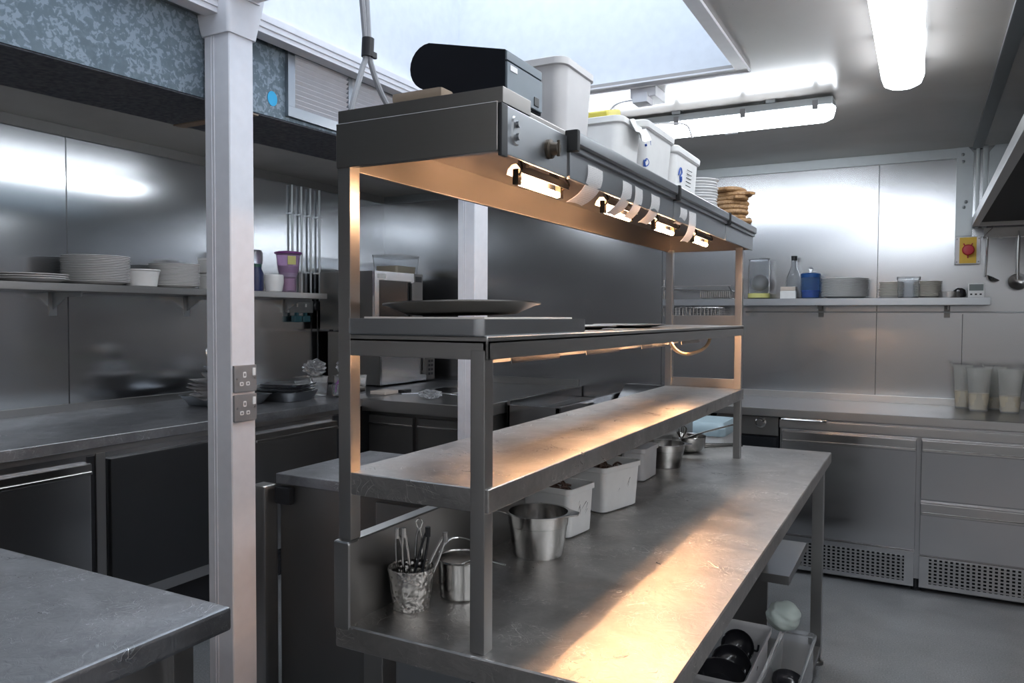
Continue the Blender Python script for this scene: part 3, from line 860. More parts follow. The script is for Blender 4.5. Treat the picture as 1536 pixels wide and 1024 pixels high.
stack('serving_board', board(), M['wood'], -.645, 2.96, ZT, 8, .0165, 'rounded wooden board in the stack at the far end of gantry top', 'board', 'wooden boards on the gantry top', .007)
bm = bm_new(); add_box(bm, -.60, -.588, 3.02, 3.045, ZT - .004, ZT + .03, .003); solo('rail_stop', bm, M['black'], (-.594, 3.03, ZT - .004), 'small black stop at the far corner of the gantry top', 'stop')
# leads dropping from the light well on to the gantry
cb = thing('hanging_lead', 'pair of grey cables taped together hanging from the skylight to the gantry top', 'cable', (-.95, 1.18, 1.90))
for pts in ([(-.985, 1.17, 3.32), (-.985, 1.16, 2.4), (-.958, 1.165, 2.1), (-.952, 1.182, 1.915), (-.955, 1.175, 1.87), (-.957, 1.150, 1.80), (-.955, 1.14, 1.76), (-.93, 1.14, 1.74), (-.86, 1.14, 1.752)],
            [(-.985, 1.19, 3.32), (-.985, 1.18, 2.4), (-.955, 1.180, 2.1), (-.948, 1.188, 1.915), (-.946, 1.195, 1.875), (-.942, 1.225, 1.825), (-.93, 1.26, 1.79), (-.88, 1.29, 1.765), (-.82, 1.30, 1.753)]):
    bm = bm_new(); add_tube(bm, pts, .0055, 8); obj('cable', bm, M['cable'], cb)
bm = bm_new(); add_tube(bm, [(-.949, 1.186, 1.93), (-.950, 1.185, 1.895)], .012, 10, False); add_box(bm, -.945, -.938, 1.186, 1.200, 1.893, 1.905, .002); obj('tape_wrap', bm, M['tape'], cb)
# junction box behind the opening, with its lead
jb = thing('junction_box', 'small white junction box on the ceiling edge behind the skylight', 'junction box', (-1.04, 3.2, ZC))
bm = bm_new(); add_box(bm, -1.10, -.99, 3.10, 3.24, ZC - .045, ZC, .006); add_box(bm, -1.085, -1.02, 3.08, 3.16, ZC - .07, ZC - .03, .005); obj('box', bm, M['pvc'], jb)
bm = bm_new(); add_tube(bm, [(-1.08, 3.09, ZC - .055), (-1.15, 3.08, ZC - .065), (-1.20, 3.10, ZC - .10), (-1.21, 3.12, ZC - .14), (-1.12, 3.2, ZC - .13), (-1.02, 3.35, ZC - .10), (-.95, 3.42, ZC - .10), (-.93, 3.45, ZC - .15), (-.935, 3.5, ZC - .105)], .004, 6); obj('lead', bm, M['pvc'], jb)

# ------------------------------------------------------------------ on the heated shelf
ZH = 1.367
bm = bm_new()
add_loft(bm, [(.272, .43, .014, 0), (.276, .434, .016, .003), (.276, .434, .016, .0275), (.270, .428, .014, .0275), (.268, .426, .013, .006)], -.751, 1.262, ZH)
solo('shallow_tray', bm, M['alu'], (-.751, 1.262, ZH), 'shallow rectangular steel tray on the near end of the heated shelf', 'tray')
bm = bm_new()
for k in range(7):
    add_box(bm, -.12 + .004 * (k % 3), .12 - .004 * (k % 2), -.19 + .003 * (k % 3), .185, .0035 * k, .0035 * k + .003, 0, 1, Matrix.Translation((-.75, 1.262, ZH + .0065)) @ Matrix.Rotation(R(random.uniform(-2, 2)), 4, 'Z'))
solo('paper_stack', bm, M['paper'], (-.75, 1.262, ZH + .0065), 'stack of paper menu sheets in the steel tray under the round pan', 'paper')
bm = bm_new()
add_lathe(bm, [(0, 0), (.104, 0), (.110, .003), (.143, .017), (.149, .017), (.149, .0195), (.140, .0195), (.106, .005), (0, .004)], 0, 0, 0, 48, Matrix.Translation((-.768, 1.238, ZH + .036)) @ Matrix.Rotation(R(-1.2), 4, 'X') @ Matrix.Rotation(R(-1.6), 4, 'Y'))
solo('round_pan', bm, M['steel_dark'], (-.768, 1.238, ZH + .033), 'dark round metal pizza pan lying on the papers in the tray', 'pan')
for k, (y, r, lab) in enumerate(((1.80, .085, 'nearer of two flat metal dishes on the heated shelf beyond the tray'), (2.17, .10, 'further of two flat metal dishes on the heated shelf'))):
    o = obj('flat_dish', plate_mesh(r, .008, None, sx=1, sy=1.5), M['steel']); o.location = (-.765, y, ZH); tag(o, lab, 'dish', 'flat dishes on the heated shelf')

# ------------------------------------------------------------------ on the pass worktop
def utensil_pot():
    t = thing('utensil_pot', 'hammered steel beaker full of tongs on the near corner of the pass', 'beaker', (-.838, 1.172, ZW))
    bm = bm_new(); add_lathe(bm, [(0, 0), (.033, 0), (.035, .003), (.043, .070), (.0445, .072), (.0445, .078), (.042, .078), (.0405, .068), (.033, .006), (0, .006)], -.838, 1.172, ZW, 36); obj('beaker', bm, M['hammered'], t)
utensil_pot()
def tongs(ax, ay, bx, by, h, label, mat, w=.008, spread=.008, loop=False):
    cx, cy = -.838, 1.172
    t = thing('tongs', label, 'tongs', (cx + ax, cy + ay, ZW + .012), 0, 'tongs in the hammered beaker')
    A = Vector((cx + ax, cy + ay, ZW + .012)); B = Vector((cx + bx, cy + by, ZW + h))
    side = (B - A).cross(Vector((-.48, .88, 0))).normalized()
    for s in (-1, 1):
        bm = bm_new(); mid = A.lerp(B, .55) + side * s * spread * .8
        add_tube(bm, [A + side * s * spread * .7, mid, B.lerp(A, .12) + side * s * spread * .5, B], .0026, 7); obj('arm', bm, mat, t)
    bm = bm_new()
    if loop: add_tube(bm, [B + Vector((0, 0, -.005)), B + side * .006 + Vector((0, 0, .01)), B + Vector((0, 0, .018)), B - side * .006 + Vector((0, 0, .01)), B + Vector((0, 0, -.004))], .0016, 6)
    else: add_tube(bm, [B - Vector((0, 0, .012)), B + Vector((0, 0, .006))], .005, 8, False)
    obj('hinge', bm, mat, t)
tongs(-.012, -.008, -.022, -.014, .143, 'leftmost pair of steel tongs standing upright in the hammered beaker', M['bright'])
tongs(.004, -.012, -.010, -.010, .145, 'second pair of steel tongs from left in the hammered beaker', M['bright'])
tongs(.006, .012, .012, .008, .150, 'slim steel tongs with wire loop at back of the hammered beaker', M['bright'], loop=True)
tongs(.002, .0, .028, .014, .146, 'black handled tongs leaning right in the middle of the hammered beaker', M['black'])
tongs(.010, .004, .056, .030, .136, 'rightmost steel tongs leaning out of the hammered beaker towards the steel pot', M['steel'])
# round pot with cream sauce behind the near post
sp = thing('sauce_pot', 'round steel pot of pale sauce half hidden behind the near gantry post', 'pot', (-.788, 1.272, ZW))
bm = bm_new(); add_lathe(bm, [(0, 0), (.040, 0), (.044, .004), (.0475, .070), (.0495, .074), (.048, .076), (.046, .072), (.043, .010), (0, .008)], -.788, 1.272, ZW, 36); obj('pot', bm, M['bright'], sp)
bm = bm_new(); add_lathe(bm, [(0, .048), (.0445, .048), (.0440, .046), (0, .046)], -.788, 1.272, ZW, 28); obj('sauce', bm, M['creamy'], sp)
bm = bm_new(); add_tube(bm, [(-.835, 1.262, ZW + .078), (-.83, 1.30, ZW + .098), (-.80, 1.32, ZW + .094), (-.785, 1.318, ZW + .075)], .0018, 6); obj('wire_handle', bm, M['bright'], sp)
bm = bm_new(); add_tube(bm, [(-.80, 1.255, ZW + .053), (-.75, 1.262, ZW + .078), (-.69, 1.27, ZW + .074)], .0022, 6); solo('spoon', bm, M['bright'], (-.80, 1.255, ZW + .053), 'thin steel spoon handle sticking out of the sauce pot past the post', 'spoon')

def bain_marie(x, y, r, h, label, rot):
    t = thing('bain_marie_pot', label, 'pot', (x, y, ZW), rot, 'round steel pots on the pass')
    mw = WORLD[t.name]
    bm = bm_new()
    add_lathe(bm, [(0, 0), (r * .80, 0), (r * .84, .004), (r * .97, h * .70), (r * .99, h * .71), (r * 1.0, h * .74), (r * 1.02, h * .95), (r * 1.10, h * .97), (r * 1.10, h), (r * .99, h), (r * .97, h * .72), (r * .8, .007), (0, .006)], 0, 0, 0, 44, mw)
    obj('pot', bm, M['bright'], t)
    for s in (-1, 1):
        bm = bm_new(); tt = bmesh.new()
        p = [(s * r * .98, -r * .5), (s * r * 1.36, -.012), (s * r * 1.36, .012), (s * r * .98, r * .5)]
        a = [tt.verts.new((q[0], q[1], h * .965)) for q in p]; b = [tt.verts.new((q[0], q[1], h * .995)) for q in p]
        tt.faces.new(a); tt.faces.new(b[::-1])
        for i in range(4): tt.faces.new((a[i], a[(i + 1) % 4], b[(i + 1) % 4], b[i]))
        bmesh.ops.recalc_face_normals(tt, faces=tt.faces[:]); merge(bm, tt, mw)
        obj('handle', bm, M['bright'], t)
    return t
bain_marie(-.772, 1.578, .069, .100, 'large round steel bain marie pot with flat ear handles nearest the camera on pass', R(15))
bain_marie(-.828, 2.735, .074, .086, 'round steel bain marie pot with ear handles beyond the white tubs on pass', R(15))
def food_tub(x, y, w, d, h, rot, label, fill=True):
    t = tub('food_tub', M['plastic'], x, y, ZW, w, d, h, label, rot, .88, .008, 'white tubs under the lowest gantry shelf', .016)
    mw = WORLD[t.name]
    if fill:
        bm = bm_new(); t2 = bmesh.new()
        g = [[t2.verts.new((-w * .42 + w * .84 * i / 7, -d * .42 + d * .84 * j / 7, h * .80 + random.uniform(-.008, .010))) for j in range(8)] for i in range(8)]
        for i in range(7):
            for j in range(7): t2.faces.new((g[i][j], g[i + 1][j], g[i + 1][j + 1], g[i][j + 1]))
        bmesh.ops.recalc_face_normals(t2, faces=t2.faces[:]); bmesh.ops.solidify(t2, geom=t2.faces[:], thickness=.01); merge(bm, t2, mw)
        for k in range(14):
            a = random.uniform(0, 6.28); rr = random.uniform(0, .35)
            p = Vector((w * rr * math.cos(a), d * rr * math.sin(a), h * .82)); q = p + Vector((random.uniform(-.03, .03), random.uniform(-.03, .03), random.uniform(.0, .022)))
            q.x = max(-w * .42, min(w * .42, q.x)); q.y = max(-d * .42, min(d * .42, q.y))
            add_tube(bm, [p, p.lerp(q, .5) + Vector((0, 0, .008)), q], .003, 6, True, None, mw)
        o = obj('contents', bm, M['brown_food'], t)
    # torn printed label on the right side near the foot
    for k in range(18):
        bm = bm_new(); a = -d * .22 + d * .42 * random.random(); z = h * random.uniform(.12, .55)
        f = .88 + .12 * (z / h); xx = w * .5 * f - .0035
        zz = z + random.uniform(.006, .03); f2 = .88 + .12 * (zz / h)
        add_tube(bm, [(xx, a, z), (w * .5 * f2 - .0032, a + random.uniform(-.03, .03), zz)], random.uniform(.0008, .0022), 5, False, None, mw); obj('label_scrap', bm, M['black_ink'], t)
    bm = bm_new(); add_tube(bm, [(-w * .1, -d * .485, h * .60), (-w * .06, -d * .49, h * .66), (-w * .03, -d * .485, h * .61), (w * .01, -d * .487, h * .63)], .0012, 5, True, None, mw); obj('scrawl', bm, M['black_ink'], t)
    return t
food_tub(-.812, 1.775, .150, .130, .125, R(-8), 'white plastic tub of rusty oddments beside the large steel pot')
food_tub(-.812, 2.075, .155, .19, .130, R(-14), 'white plastic tub with torn label in the middle of the pass')
tub('food_tub', M['plastic_grey'], -.842, 2.50, ZW, .09, .16, .11, 'cloudy tub at the back of the pass behind the second steel pot', R(0), .88, .008, 'white tubs under the lowest gantry shelf', .016)
bw = thing('sauce_bowl', 'steel mixing bowl at the far end of the pass below the shelf', 'bowl', (-.852, 3.09, ZW))
bm = bm_new(); add_lathe(bm, [(0, 0), (.045, 0), (.060, .008), (.072, .03), (.076, .060), (.079, .062), (.077, .064), (.073, .060), (.068, .03), (.055, .010), (0, .006)], -.84, 3.09, ZW, 36); obj('bowl', bm, M['bright'], bw)
bm = bm_new(); add_tube(bm, [(-.838, 3.075, ZW + .055), (-.78, 3.14, ZW + .075), (-.66, 3.25, ZW + .108)], .004, 8); add_lathe(bm, [(0, 0), (.02, .004), (.026, .016), (.024, .016), (.018, .007), (0, .003)], -.85, 3.06, ZW + .038, 18)
solo('ladle', bm, M['bright'], (-.85, 3.06, ZW + .04), 'steel ladle resting in the mixing bowl, handle pointing right to the far post', 'ladle')
bm = bm_new()
for k in range(7): a = k * .9; add_tube(bm, [(-.868, 3.11, ZW + .04), (-.868 + .022 * math.cos(a), 3.11 + .022 * math.sin(a), ZW + .085), (-.868, 3.11, ZW + .103)], .0016, 5)
add_tube(bm, [(-.868, 3.11, ZW + .012), (-.868, 3.11, ZW + .045)], .006, 8, False)
solo('whisk', bm, M['brass'], (-.868, 3.11, ZW + .012), 'small wire whisk standing in the far steel mixing bowl', 'whisk')
for k, (a, b, lab) in enumerate((((-.79, 3.18), (-.66, 3.30), 'nearest of three thin steel skewers lying at the far end of the pass'), ((-.80, 3.22), (-.67, 3.325), 'middle of three thin steel skewers lying at the far end of the pass'), ((-.81, 3.26), (-.70, 3.335), 'furthest of three thin steel skewers lying at the far end of the pass'))):
    bm = bm_new(); add_tube(bm, [(*a, ZW + .005), (*b, ZW + .005)], .004, 8, False); solo('skewer', bm, M['bright'], (*a, ZW), lab, 'skewer', 'skewers on the pass')

# ------------------------------------------------------------------ under the pass table
def catering_tub(x, y, w, d, h, label, mat):
    return tub('storage_tub', mat, x, y, .09, w, d, h, label, 0, .9, .02, 'storage tubs under the pass', .03)
catering_tub(-.603, 2.60, .30, .50, .20, 'grey plastic storage tub of black bowls under the near side of the pass', M['plastic_grey'])
catering_tub(-.382, 2.70, .125, .58, .15, 'clear storage tub of pans under the far end of the pass', M['film'])
def pan(x, y, z, r, tx, ty, label, mat):
    t = thing('small_pan', label, 'pan', (x, y, z), 0, 'black pans in the storage tubs')
    mw = Matrix.Translation((x, y, z)) @ Matrix.Rotation(R(tx), 4, 'X') @ Matrix.Rotation(R(ty), 4, 'Y')
    bm = bm_new(); add_lathe(bm, [(0, 0), (r * .7, 0), (r * .95, r * .3), (r, r * .5), (r * 1.04, r * .5), (r * 1.0, r * .54), (r * .95, r * .5), (r * .88, r * .3), (r * .62, .006), (0, .006)], 0, 0, 0, 30, mw); obj('bowl', bm, mat, t)
    bm = bm_new(); add_tube(bm, [(r * .98, 0, r * .48), (r * 1.2, 0, r * .6), (r * 1.25, .02, r * .62)], .004, 6, True, None, mw); obj('handle', bm, mat, t)
M['gloss_black'] = plain('glossy black enamel', (.018, .018, .022), .14)
pan(-.555, 2.47, .205, .082, 25, 15, 'largest black pan lying at the front of the grey storage tub', M['gloss_black'])
pan(-.555, 2.61, .215, .064, 40, 20, 'black pan leaning in the middle of the grey storage tub', M['gloss_black'])
pan(-.56, 2.74, .235, .055, 60, 20, 'black pan standing on edge at the back of the grey storage tub', M['gloss_black'])
pan(-.66, 2.60, .17, .06, -35, 20, 'small black pan hidden low at the back of the grey storage tub', M['gloss_black'])
pan(-.385, 2.74, .125, .058, 20, 15, 'black pan tilted in the clear storage tub under the pass', M['gloss_black'])
pan(-.39, 2.62, .12, .045, 30, 10, 'small black pan at the near corner of the clear storage tub', M['gloss_black'])
bm = bm_new(); t = bmesh.new(); bmesh.ops.create_icosphere(t, subdivisions=4, radius=1)
for v in t.verts:
    n = v.co.normalized(); k = 1 + .07 * math.sin(5 * n.x + 4 * n.z) * math.cos(4 * n.y + 1) + .025 * math.sin(13 * n.z + 7 * n.x)
    v.co = Vector((n.x * .058 * k, n.y * .075 * k, max(-.045, n.z * .05 * k)))
bmesh.ops.transform(t, matrix=Matrix.Translation((-.43, 2.93, .305)), verts=t.verts[:]); merge(bm, t)
solo('plastic_bag', bm, M['bag'], (-.43, 2.93, .26), 'crumpled pale green plastic bag on the clear storage tub under the pass', 'bag')
bm = bm_new()
for i in range(12): add_box(bm, -.86, -.50, 1.36 + i * .03, 1.372 + i * .03, .090, .094)
for i in range(12): add_box(bm, -.86 + i * .032, -.85 + i * .032, 1.36, 1.70, .094, .098)
for a in ((-.865, -.855, 1.35, 1.71), (-.50, -.49, 1.35, 1.71), (-.865, -.49, 1.35, 1.36), (-.865, -.49, 1.70, 1.71)): add_box(bm, *a, .090, .60, .003)
solo('wire_basket', bm, M['black'], (-.68, 1.53, .09), 'black mesh basket on the bottom shelf below the near end of the pass', 'basket')

# ------------------------------------------------------------------ left run of counters
ZK = .90
lw = thing('counter_worktop', 'long stainless worktop with low upstand along the left wall', 'worktop', (-3.41, 2.4, ZK - .04), 0, 'wall worktops')
bm = bm_new(); add_box(bm, WL + .002, -2.95, .3, WB - .002, ZK - .044, ZK, .005, 3); obj('worktop', bm, M['table_grey'], lw)
bm = bm_new(); add_box(bm, WL + .001, WL + .016, .3, WB - .002, ZK, ZK + .038, .003); obj('upstand', bm, M['steel'], lw)
lf = thing('counter_fridge', 'dim steel counter fridge with three doors under the left worktop', 'fridge', (-3.4, 2.2, 0), 0, 'counter fridges')
bm = bm_new(); add_box(bm, WL + .02, -2.985, .75, 3.50, .16, ZK - .046, .004); obj('body', bm, M['steel_shade'], lf)
bm = bm_new(); add_box(bm, WL + .05, -3.03, .78, 3.48, 0, .16, .003); obj('plinth', bm, M['gloss_black'], lf)
bm = bm_new(); add_box(bm, -2.986, -2.975, .75, 3.5, .828, ZK - .047, .003); obj('top_rail', bm, M['steel'], lf)
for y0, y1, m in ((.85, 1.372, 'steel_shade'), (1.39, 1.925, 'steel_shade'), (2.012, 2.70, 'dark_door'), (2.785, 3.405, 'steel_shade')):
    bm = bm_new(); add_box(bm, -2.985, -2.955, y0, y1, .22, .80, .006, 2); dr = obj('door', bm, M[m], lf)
    if m == 'dark_door': dr['label'] = 'dark plain door'
    if m != 'dark_door':
        bm = bm_new(); add_box(bm, -2.956, -2.943, y0 + .006, y1, .752, .766, .005, 3); add_box(bm, -2.957, -2.950, y0 + .006, y1, .766, .796, .002); obj('handle', bm, M['bright'], dr)
bm = bm_new(); add_box(bm, -2.986, -2.972, 1.958, 2.0, .16, .83, .004); obj('mullion', bm, M['steel'], lf)
for y0, y1 in ((1.928, 1.957), (2.70, 2.784), (3.406, 3.48)):
    bm = bm_new(); add_box(bm, -2.986, -2.98, y0, y1, .2, .82, .001); obj('door_gasket', bm, M['black'], lf)

# corner worktop across the back left, with dark fridge doors below
cw = thing('corner_worktop', 'stainless worktop turning the back left corner beside the microwaves', 'worktop', (-2.55, 4.3, ZK - .04), 0, 'wall worktops')
bm = bm_new(); add_box(bm, -2.949, -2.15, 3.62, WB - .002, ZK - .07, ZK, .006, 3); obj('worktop', bm, M['steel'], cw)
bm = bm_new(); add_box(bm, -2.949, -2.15, WB - .016, WB - .001, ZK, ZK + .05, .003); obj('upstand', bm, M['steel'], cw)
cf = thing('corner_fridge', 'dark steel counter fridge under the corner worktop at the back left', 'fridge', (-2.55, 4.3, 0), 0, 'counter fridges')
bm = bm_new(); add_box(bm, -2.93, -2.17, 3.68, WB - .03, .10, ZK - .072, .004); obj('body', bm, M['steel_dark'], cf)
bm = bm_new(); add_box(bm, -2.90, -2.20, 3.74, WB - .05, 0, .10, .003); obj('plinth', bm, M['gloss_black'], cf)
for x0, x1 in ((-2.92, -2.60), (-2.565, -2.18)):
    bm = bm_new(); add_box(bm, x0, x1, 3.65, 3.68, .16, .805, .005); dr = obj('door', bm, M['steel_dark'], cf)
    bm = bm_new(); add_box(bm, x0, x1, 3.640, 3.652, .752, .764, .004); obj('handle', bm, M['bright'], dr)
# dark cooking range and fryer behind the pass
rg = thing('cooking_range', 'low dark range between the corner worktop and the fryer along back wall', 'range', (-1.97, 4.6, 0))
bm = bm_new(); add_box(bm, -2.14, -1.80, 4.05, WB - .02, .10, .80, .005); obj('body', bm, M['steel_dark'], rg)
bm = bm_new(); add_box(bm, -2.12, -1.82, 4.1, WB - .04, 0, .10, .003); obj('plinth', bm, M['gloss_black'], rg)
bm = bm_new(); add_box(bm, -2.14, -2.12, 3.95, WB - .02, .70, .905, .003); add_box(bm, -1.83, -1.80, 3.95, WB - .02, .70, .885, .003); add_box(bm, -2.14, -1.80, 3.95, 3.965, .70, .88, .003); obj('surround', bm, M['steel_shade'], rg)
bm = bm_new(); add_box(bm, -2.12, -1.83, 3.965, WB - .02, .80, .83, .003); obj('hot_plate', bm, M['black'], rg)
fy = thing('deep_fryer', 'dark steel fryer with sloping basin under the hanging baskets', 'fryer', (-1.42, 4.7, 0))
bm = bm_new(); add_box(bm, -1.78, -1.06, 4.42, WB - .02, .12, .78, .005); obj('body', bm, M['steel_dark'], fy)
bm = bm_new(); add_box(bm, -1.74, -1.10, 4.48, WB - .04, 0, .12, .003); obj('plinth', bm, M['gloss_black'], fy)
bm = bm_new(); t = bmesh.new()
pr_ = [(4.40, .80), (4.40, .86), (4.50, .86), (4.56, .83), (4.80, .84), (4.98, .94), (5.02, .94), (5.02, .78), (4.40, .78)]
A = [t.verts.new((-1.78, y, z)) for y, z in pr_]; B = [t.verts.new((-1.06, y, z)) for y, z in pr_]
for i in range(len(A)): t.faces.new((A[i], A[(i + 1) % len(A)], B[(i + 1) % len(B)], B[i]))
t.faces.new(A); t.faces.new(B[::-1]); bmesh.ops.recalc_face_normals(t, faces=t.faces[:]); merge(bm, t)
obj('basin', bm, M['steel_shade'], fy)

# free standing cabinet right behind the pass
cab = thing('side_cabinet', 'dark stainless cabinet standing behind the near end of the pass', 'cabinet', (-1.48, 2.2, 0))
bm = bm_new(); add_box(bm, -1.965, -1.02, 1.97, 2.46, 0, .815, .004); obj('body', bm, M['steel_dark'], cab)
bm = bm_new(); add_box(bm, -1.975, -1.01, 1.958, 2.475, .815, .85, .005, 3); obj('top', bm, M['table_grey'], cab)
bm = bm_new(); add_box(bm, -1.54, -1.03, 1.958, 1.972, .08, .80, .004); obj('door', bm, M['steel'], cab)
bm = bm_new(); add_box(bm, -2.04, -1.968, 1.90, 1.965, .0, .815, .018, 4); obj('corner_post', bm, M['steel'], cab)
bm = bm_new(); add_box(bm, -1.968, -1.90, 1.945, 1.972, .748, .806, .006); obj('hinge_bracket', bm, M['black'], cab)

# ------------------------------------------------------------------ things on the left worktop
def oval_tray(x, y, w, d, h, rot, label, mat):
    bm = bm_new()
    add_loft(bm, [(w * .78, d * .78, .05, 0), (w * .8, d * .8, .05, .003), (w, d, .07, h), (w * 1.03, d * 1.03, .07, h + .002), (w * .98, d * .98, .07, h + .001), (w * .77, d * .77, .05, .006)], x, y, ZK, R(rot))
    solo('serving_tray', bm, mat, (x, y, ZK), label, 'tray', 'steel trays on the left worktop')
oval_tray(-3.42, 3.02, .40, .36, .055, 0, 'large steel tray holding a stack of dishes behind the white column', M['alu'])
oval_tray(-3.30, 3.36, .30, .30, .055, 5, 'rectangular steel tray right of the white column on the left worktop', M['alu'])
dm = bm_new(); add_loft(dm, [(.15, .15, .03, 0), (.155, .155, .03, .003), (.22, .22, .03, .022), (.226, .226, .03, .024), (.21, .21, .03, .022), (.14, .14, .03, .005)], 0, 0, 0)
stack('square_dish', dm, M['plastic_grey'], -3.42, 2.95, ZK + .03, 6, .018, 'square pale dish in the stack on the steel tray behind the column', 'dish', 'stacked dishes on the tray', .008)
for k, (z, s, lab) in enumerate(((.150, .10, 'lower foil bowl on top of the dish stack behind the column'), (.185, .085, 'upper foil bowl on top of the dish stack behind the column'))):
    bm = bm_new(); add_lathe(bm, [(0, 0), (s * .5, 0), (s * .75, .02), (s * .8, .032), (s * .78, .032), (s * .7, .02), (0, .004)], -3.42, 2.96, ZK + z, 24); solo('foil_bowl', bm, M['foil'], (-3.42, 2.96, ZK + z), lab, 'bowl', 'foil bowls')
bm = bm_new(); add_lathe(bm, [(0, 0), (.055, 0), (.065, .05), (.062, .085), (.05, .10), (0, .105)], -3.42, 2.96, ZK + .218, 24); solo('steel_cup', bm, M['bright'], (-3.42, 2.96, ZK + .218), 'steel cup with pale cap topping the dish stack behind the column', 'cup')
for k in range(3):
    bm = bm_new(); add_loft(bm, [(.25, .22, .04, 0), (.28, .25, .05, .012), (.285, .255, .05, .014), (.26, .23, .04, .012), (.23, .2, .04, .003)], -3.34 + .01 * k, 3.40, ZK + .05 + .016 * k, R(8 * k))
    solo('foil_dish', bm, M['foil'], (-3.34, 3.4, ZK + .05 + .016 * k), '%s of three shallow foil dishes on the tray right of the column' % ['bottom', 'middle', 'topmost'][k], 'dish', 'foil dishes on the tray')
def gastro(x, y, w, d, h, label, fill):
    t = thing('gastro_pan', label, 'pan', (x, y, ZK), 0, 'gastro pans in the left corner')
    mw = WORLD[t.name]
    bm = bm_new(); add_loft(bm, [(w * .86, d * .86, .02, 0), (w * .9, d * .9, .02, .005), (w * .96, d * .96, .02, h - .004), (w * 1.06, d * 1.06, .02, h - .002), (w * 1.06, d * 1.06, .02, h), (w * .95, d * .95, .02, h), (w * .88, d * .88, .02, .008)], 0, 0, 0, mtx=mw); obj('pan', bm, M['bright'], t)
    bm = bm_new(); add_loft(bm, [(w * .9, d * .9, .02, h * .7), (w * .9, d * .9, .02, h * .72)], 0, 0, 0, mtx=mw); obj('contents', bm, M[fill], t)
    return t
gastro(-3.29, 3.56, .15, .17, .125, 'steel gastro pan of brown stock left of the near gantry post', 'brown_stock')
gastro(-3.22, 3.84, .16, .17, .12, 'steel gastro pan of pale food right of the near gantry post', 'creamy')
def film_ball(x, y, z, sx, sy, sz, label, seed):
    bm = bm_new(); t = bmesh.new(); bmesh.ops.create_icosphere(t, subdivisions=4, radius=1); rd = random.Random(seed)
    ph = [rd.uniform(0, 6) for _ in range(6)]
    for v in t.verts:
        n = v.co.normalized(); k = 1 + .14 * math.sin(8 * n.x + ph[0]) * math.cos(7 * n.y + ph[1]) + .08 * math.sin(15 * n.z + 6 * n.x + ph[2])
        v.co = Vector((x + n.x * sx * k, y + n.y * sy * k, z + sz + n.z * sz * k))
    merge(bm, t); solo('cling_film', bm, M['film'], (x, y, z), label, 'cling film', 'crumpled film')
film_ball(-3.30, 3.60, ZK + .125, .06, .07, .05, 'crumpled clear film on the gastro pan of brown stock', 1)
film_ball(-3.26, 3.86, ZK + .12, .06, .07, .055, 'crumpled clear film on the gastro pan of pale food', 2)
film_ball(-2.62, 3.86, ZK, .07, .06, .026, 'crumpled shiny film lying on the corner worktop by the far column', 3)
bm = bm_new(); add_tube(bm, [(-3.24, 3.70, ZK + .012), (-3.21, 3.73, ZK + .10), (-3.16, 3.78, ZK + .16)], .008, 8); solo('dark_spatula', bm, M['purple'], (-3.24, 3.70, ZK), 'dark red spatula handle leaning between the two gastro pans', 'spatula')
bm = bm_new(); add_lathe(bm, [(0, 0), (.045, 0), (.055, .01), (.058, .075), (.055, .08), (.05, .07), (.045, .012), (0, .01)], -3.14, 3.66, ZK, 26); solo('clear_pot', bm, M['clear'], (-3.14, 3.66, ZK), 'clear round pot half hidden by the near left gantry post', 'pot')
bm = bm_new(); add_box(bm, -3.08, -2.96, 3.86, 4.0, ZK, ZK + .022, .008, 3); solo('butter_block', bm, M['creamy'], (-3.02, 3.93, ZK), 'pale yellow block of butter on the worktop under the microwaves', 'butter')
bm = bm_new(); add_box(bm, -2.98, -2.93, 4.02, 4.1, ZK, ZK + .02, .006); solo('black_lid', bm, M['black'], (-2.95, 4.06, ZK), 'small black lid beside the pale butter block', 'lid')
bm = bm_new(); add_tube(bm, [(-2.9, 3.95, ZK + .004), (-2.7, 4.1, ZK + .004), (-2.45, 4.0, ZK + .004)], .006, 8); add_box(bm, -2.90, -2.65, 4.15, 4.45, ZK, ZK + .006, .002); solo('baking_sheet', bm, M['steel_shade'], (-2.75, 4.2, ZK), 'thin steel sheet with rod lying on the corner worktop', 'baking sheet')

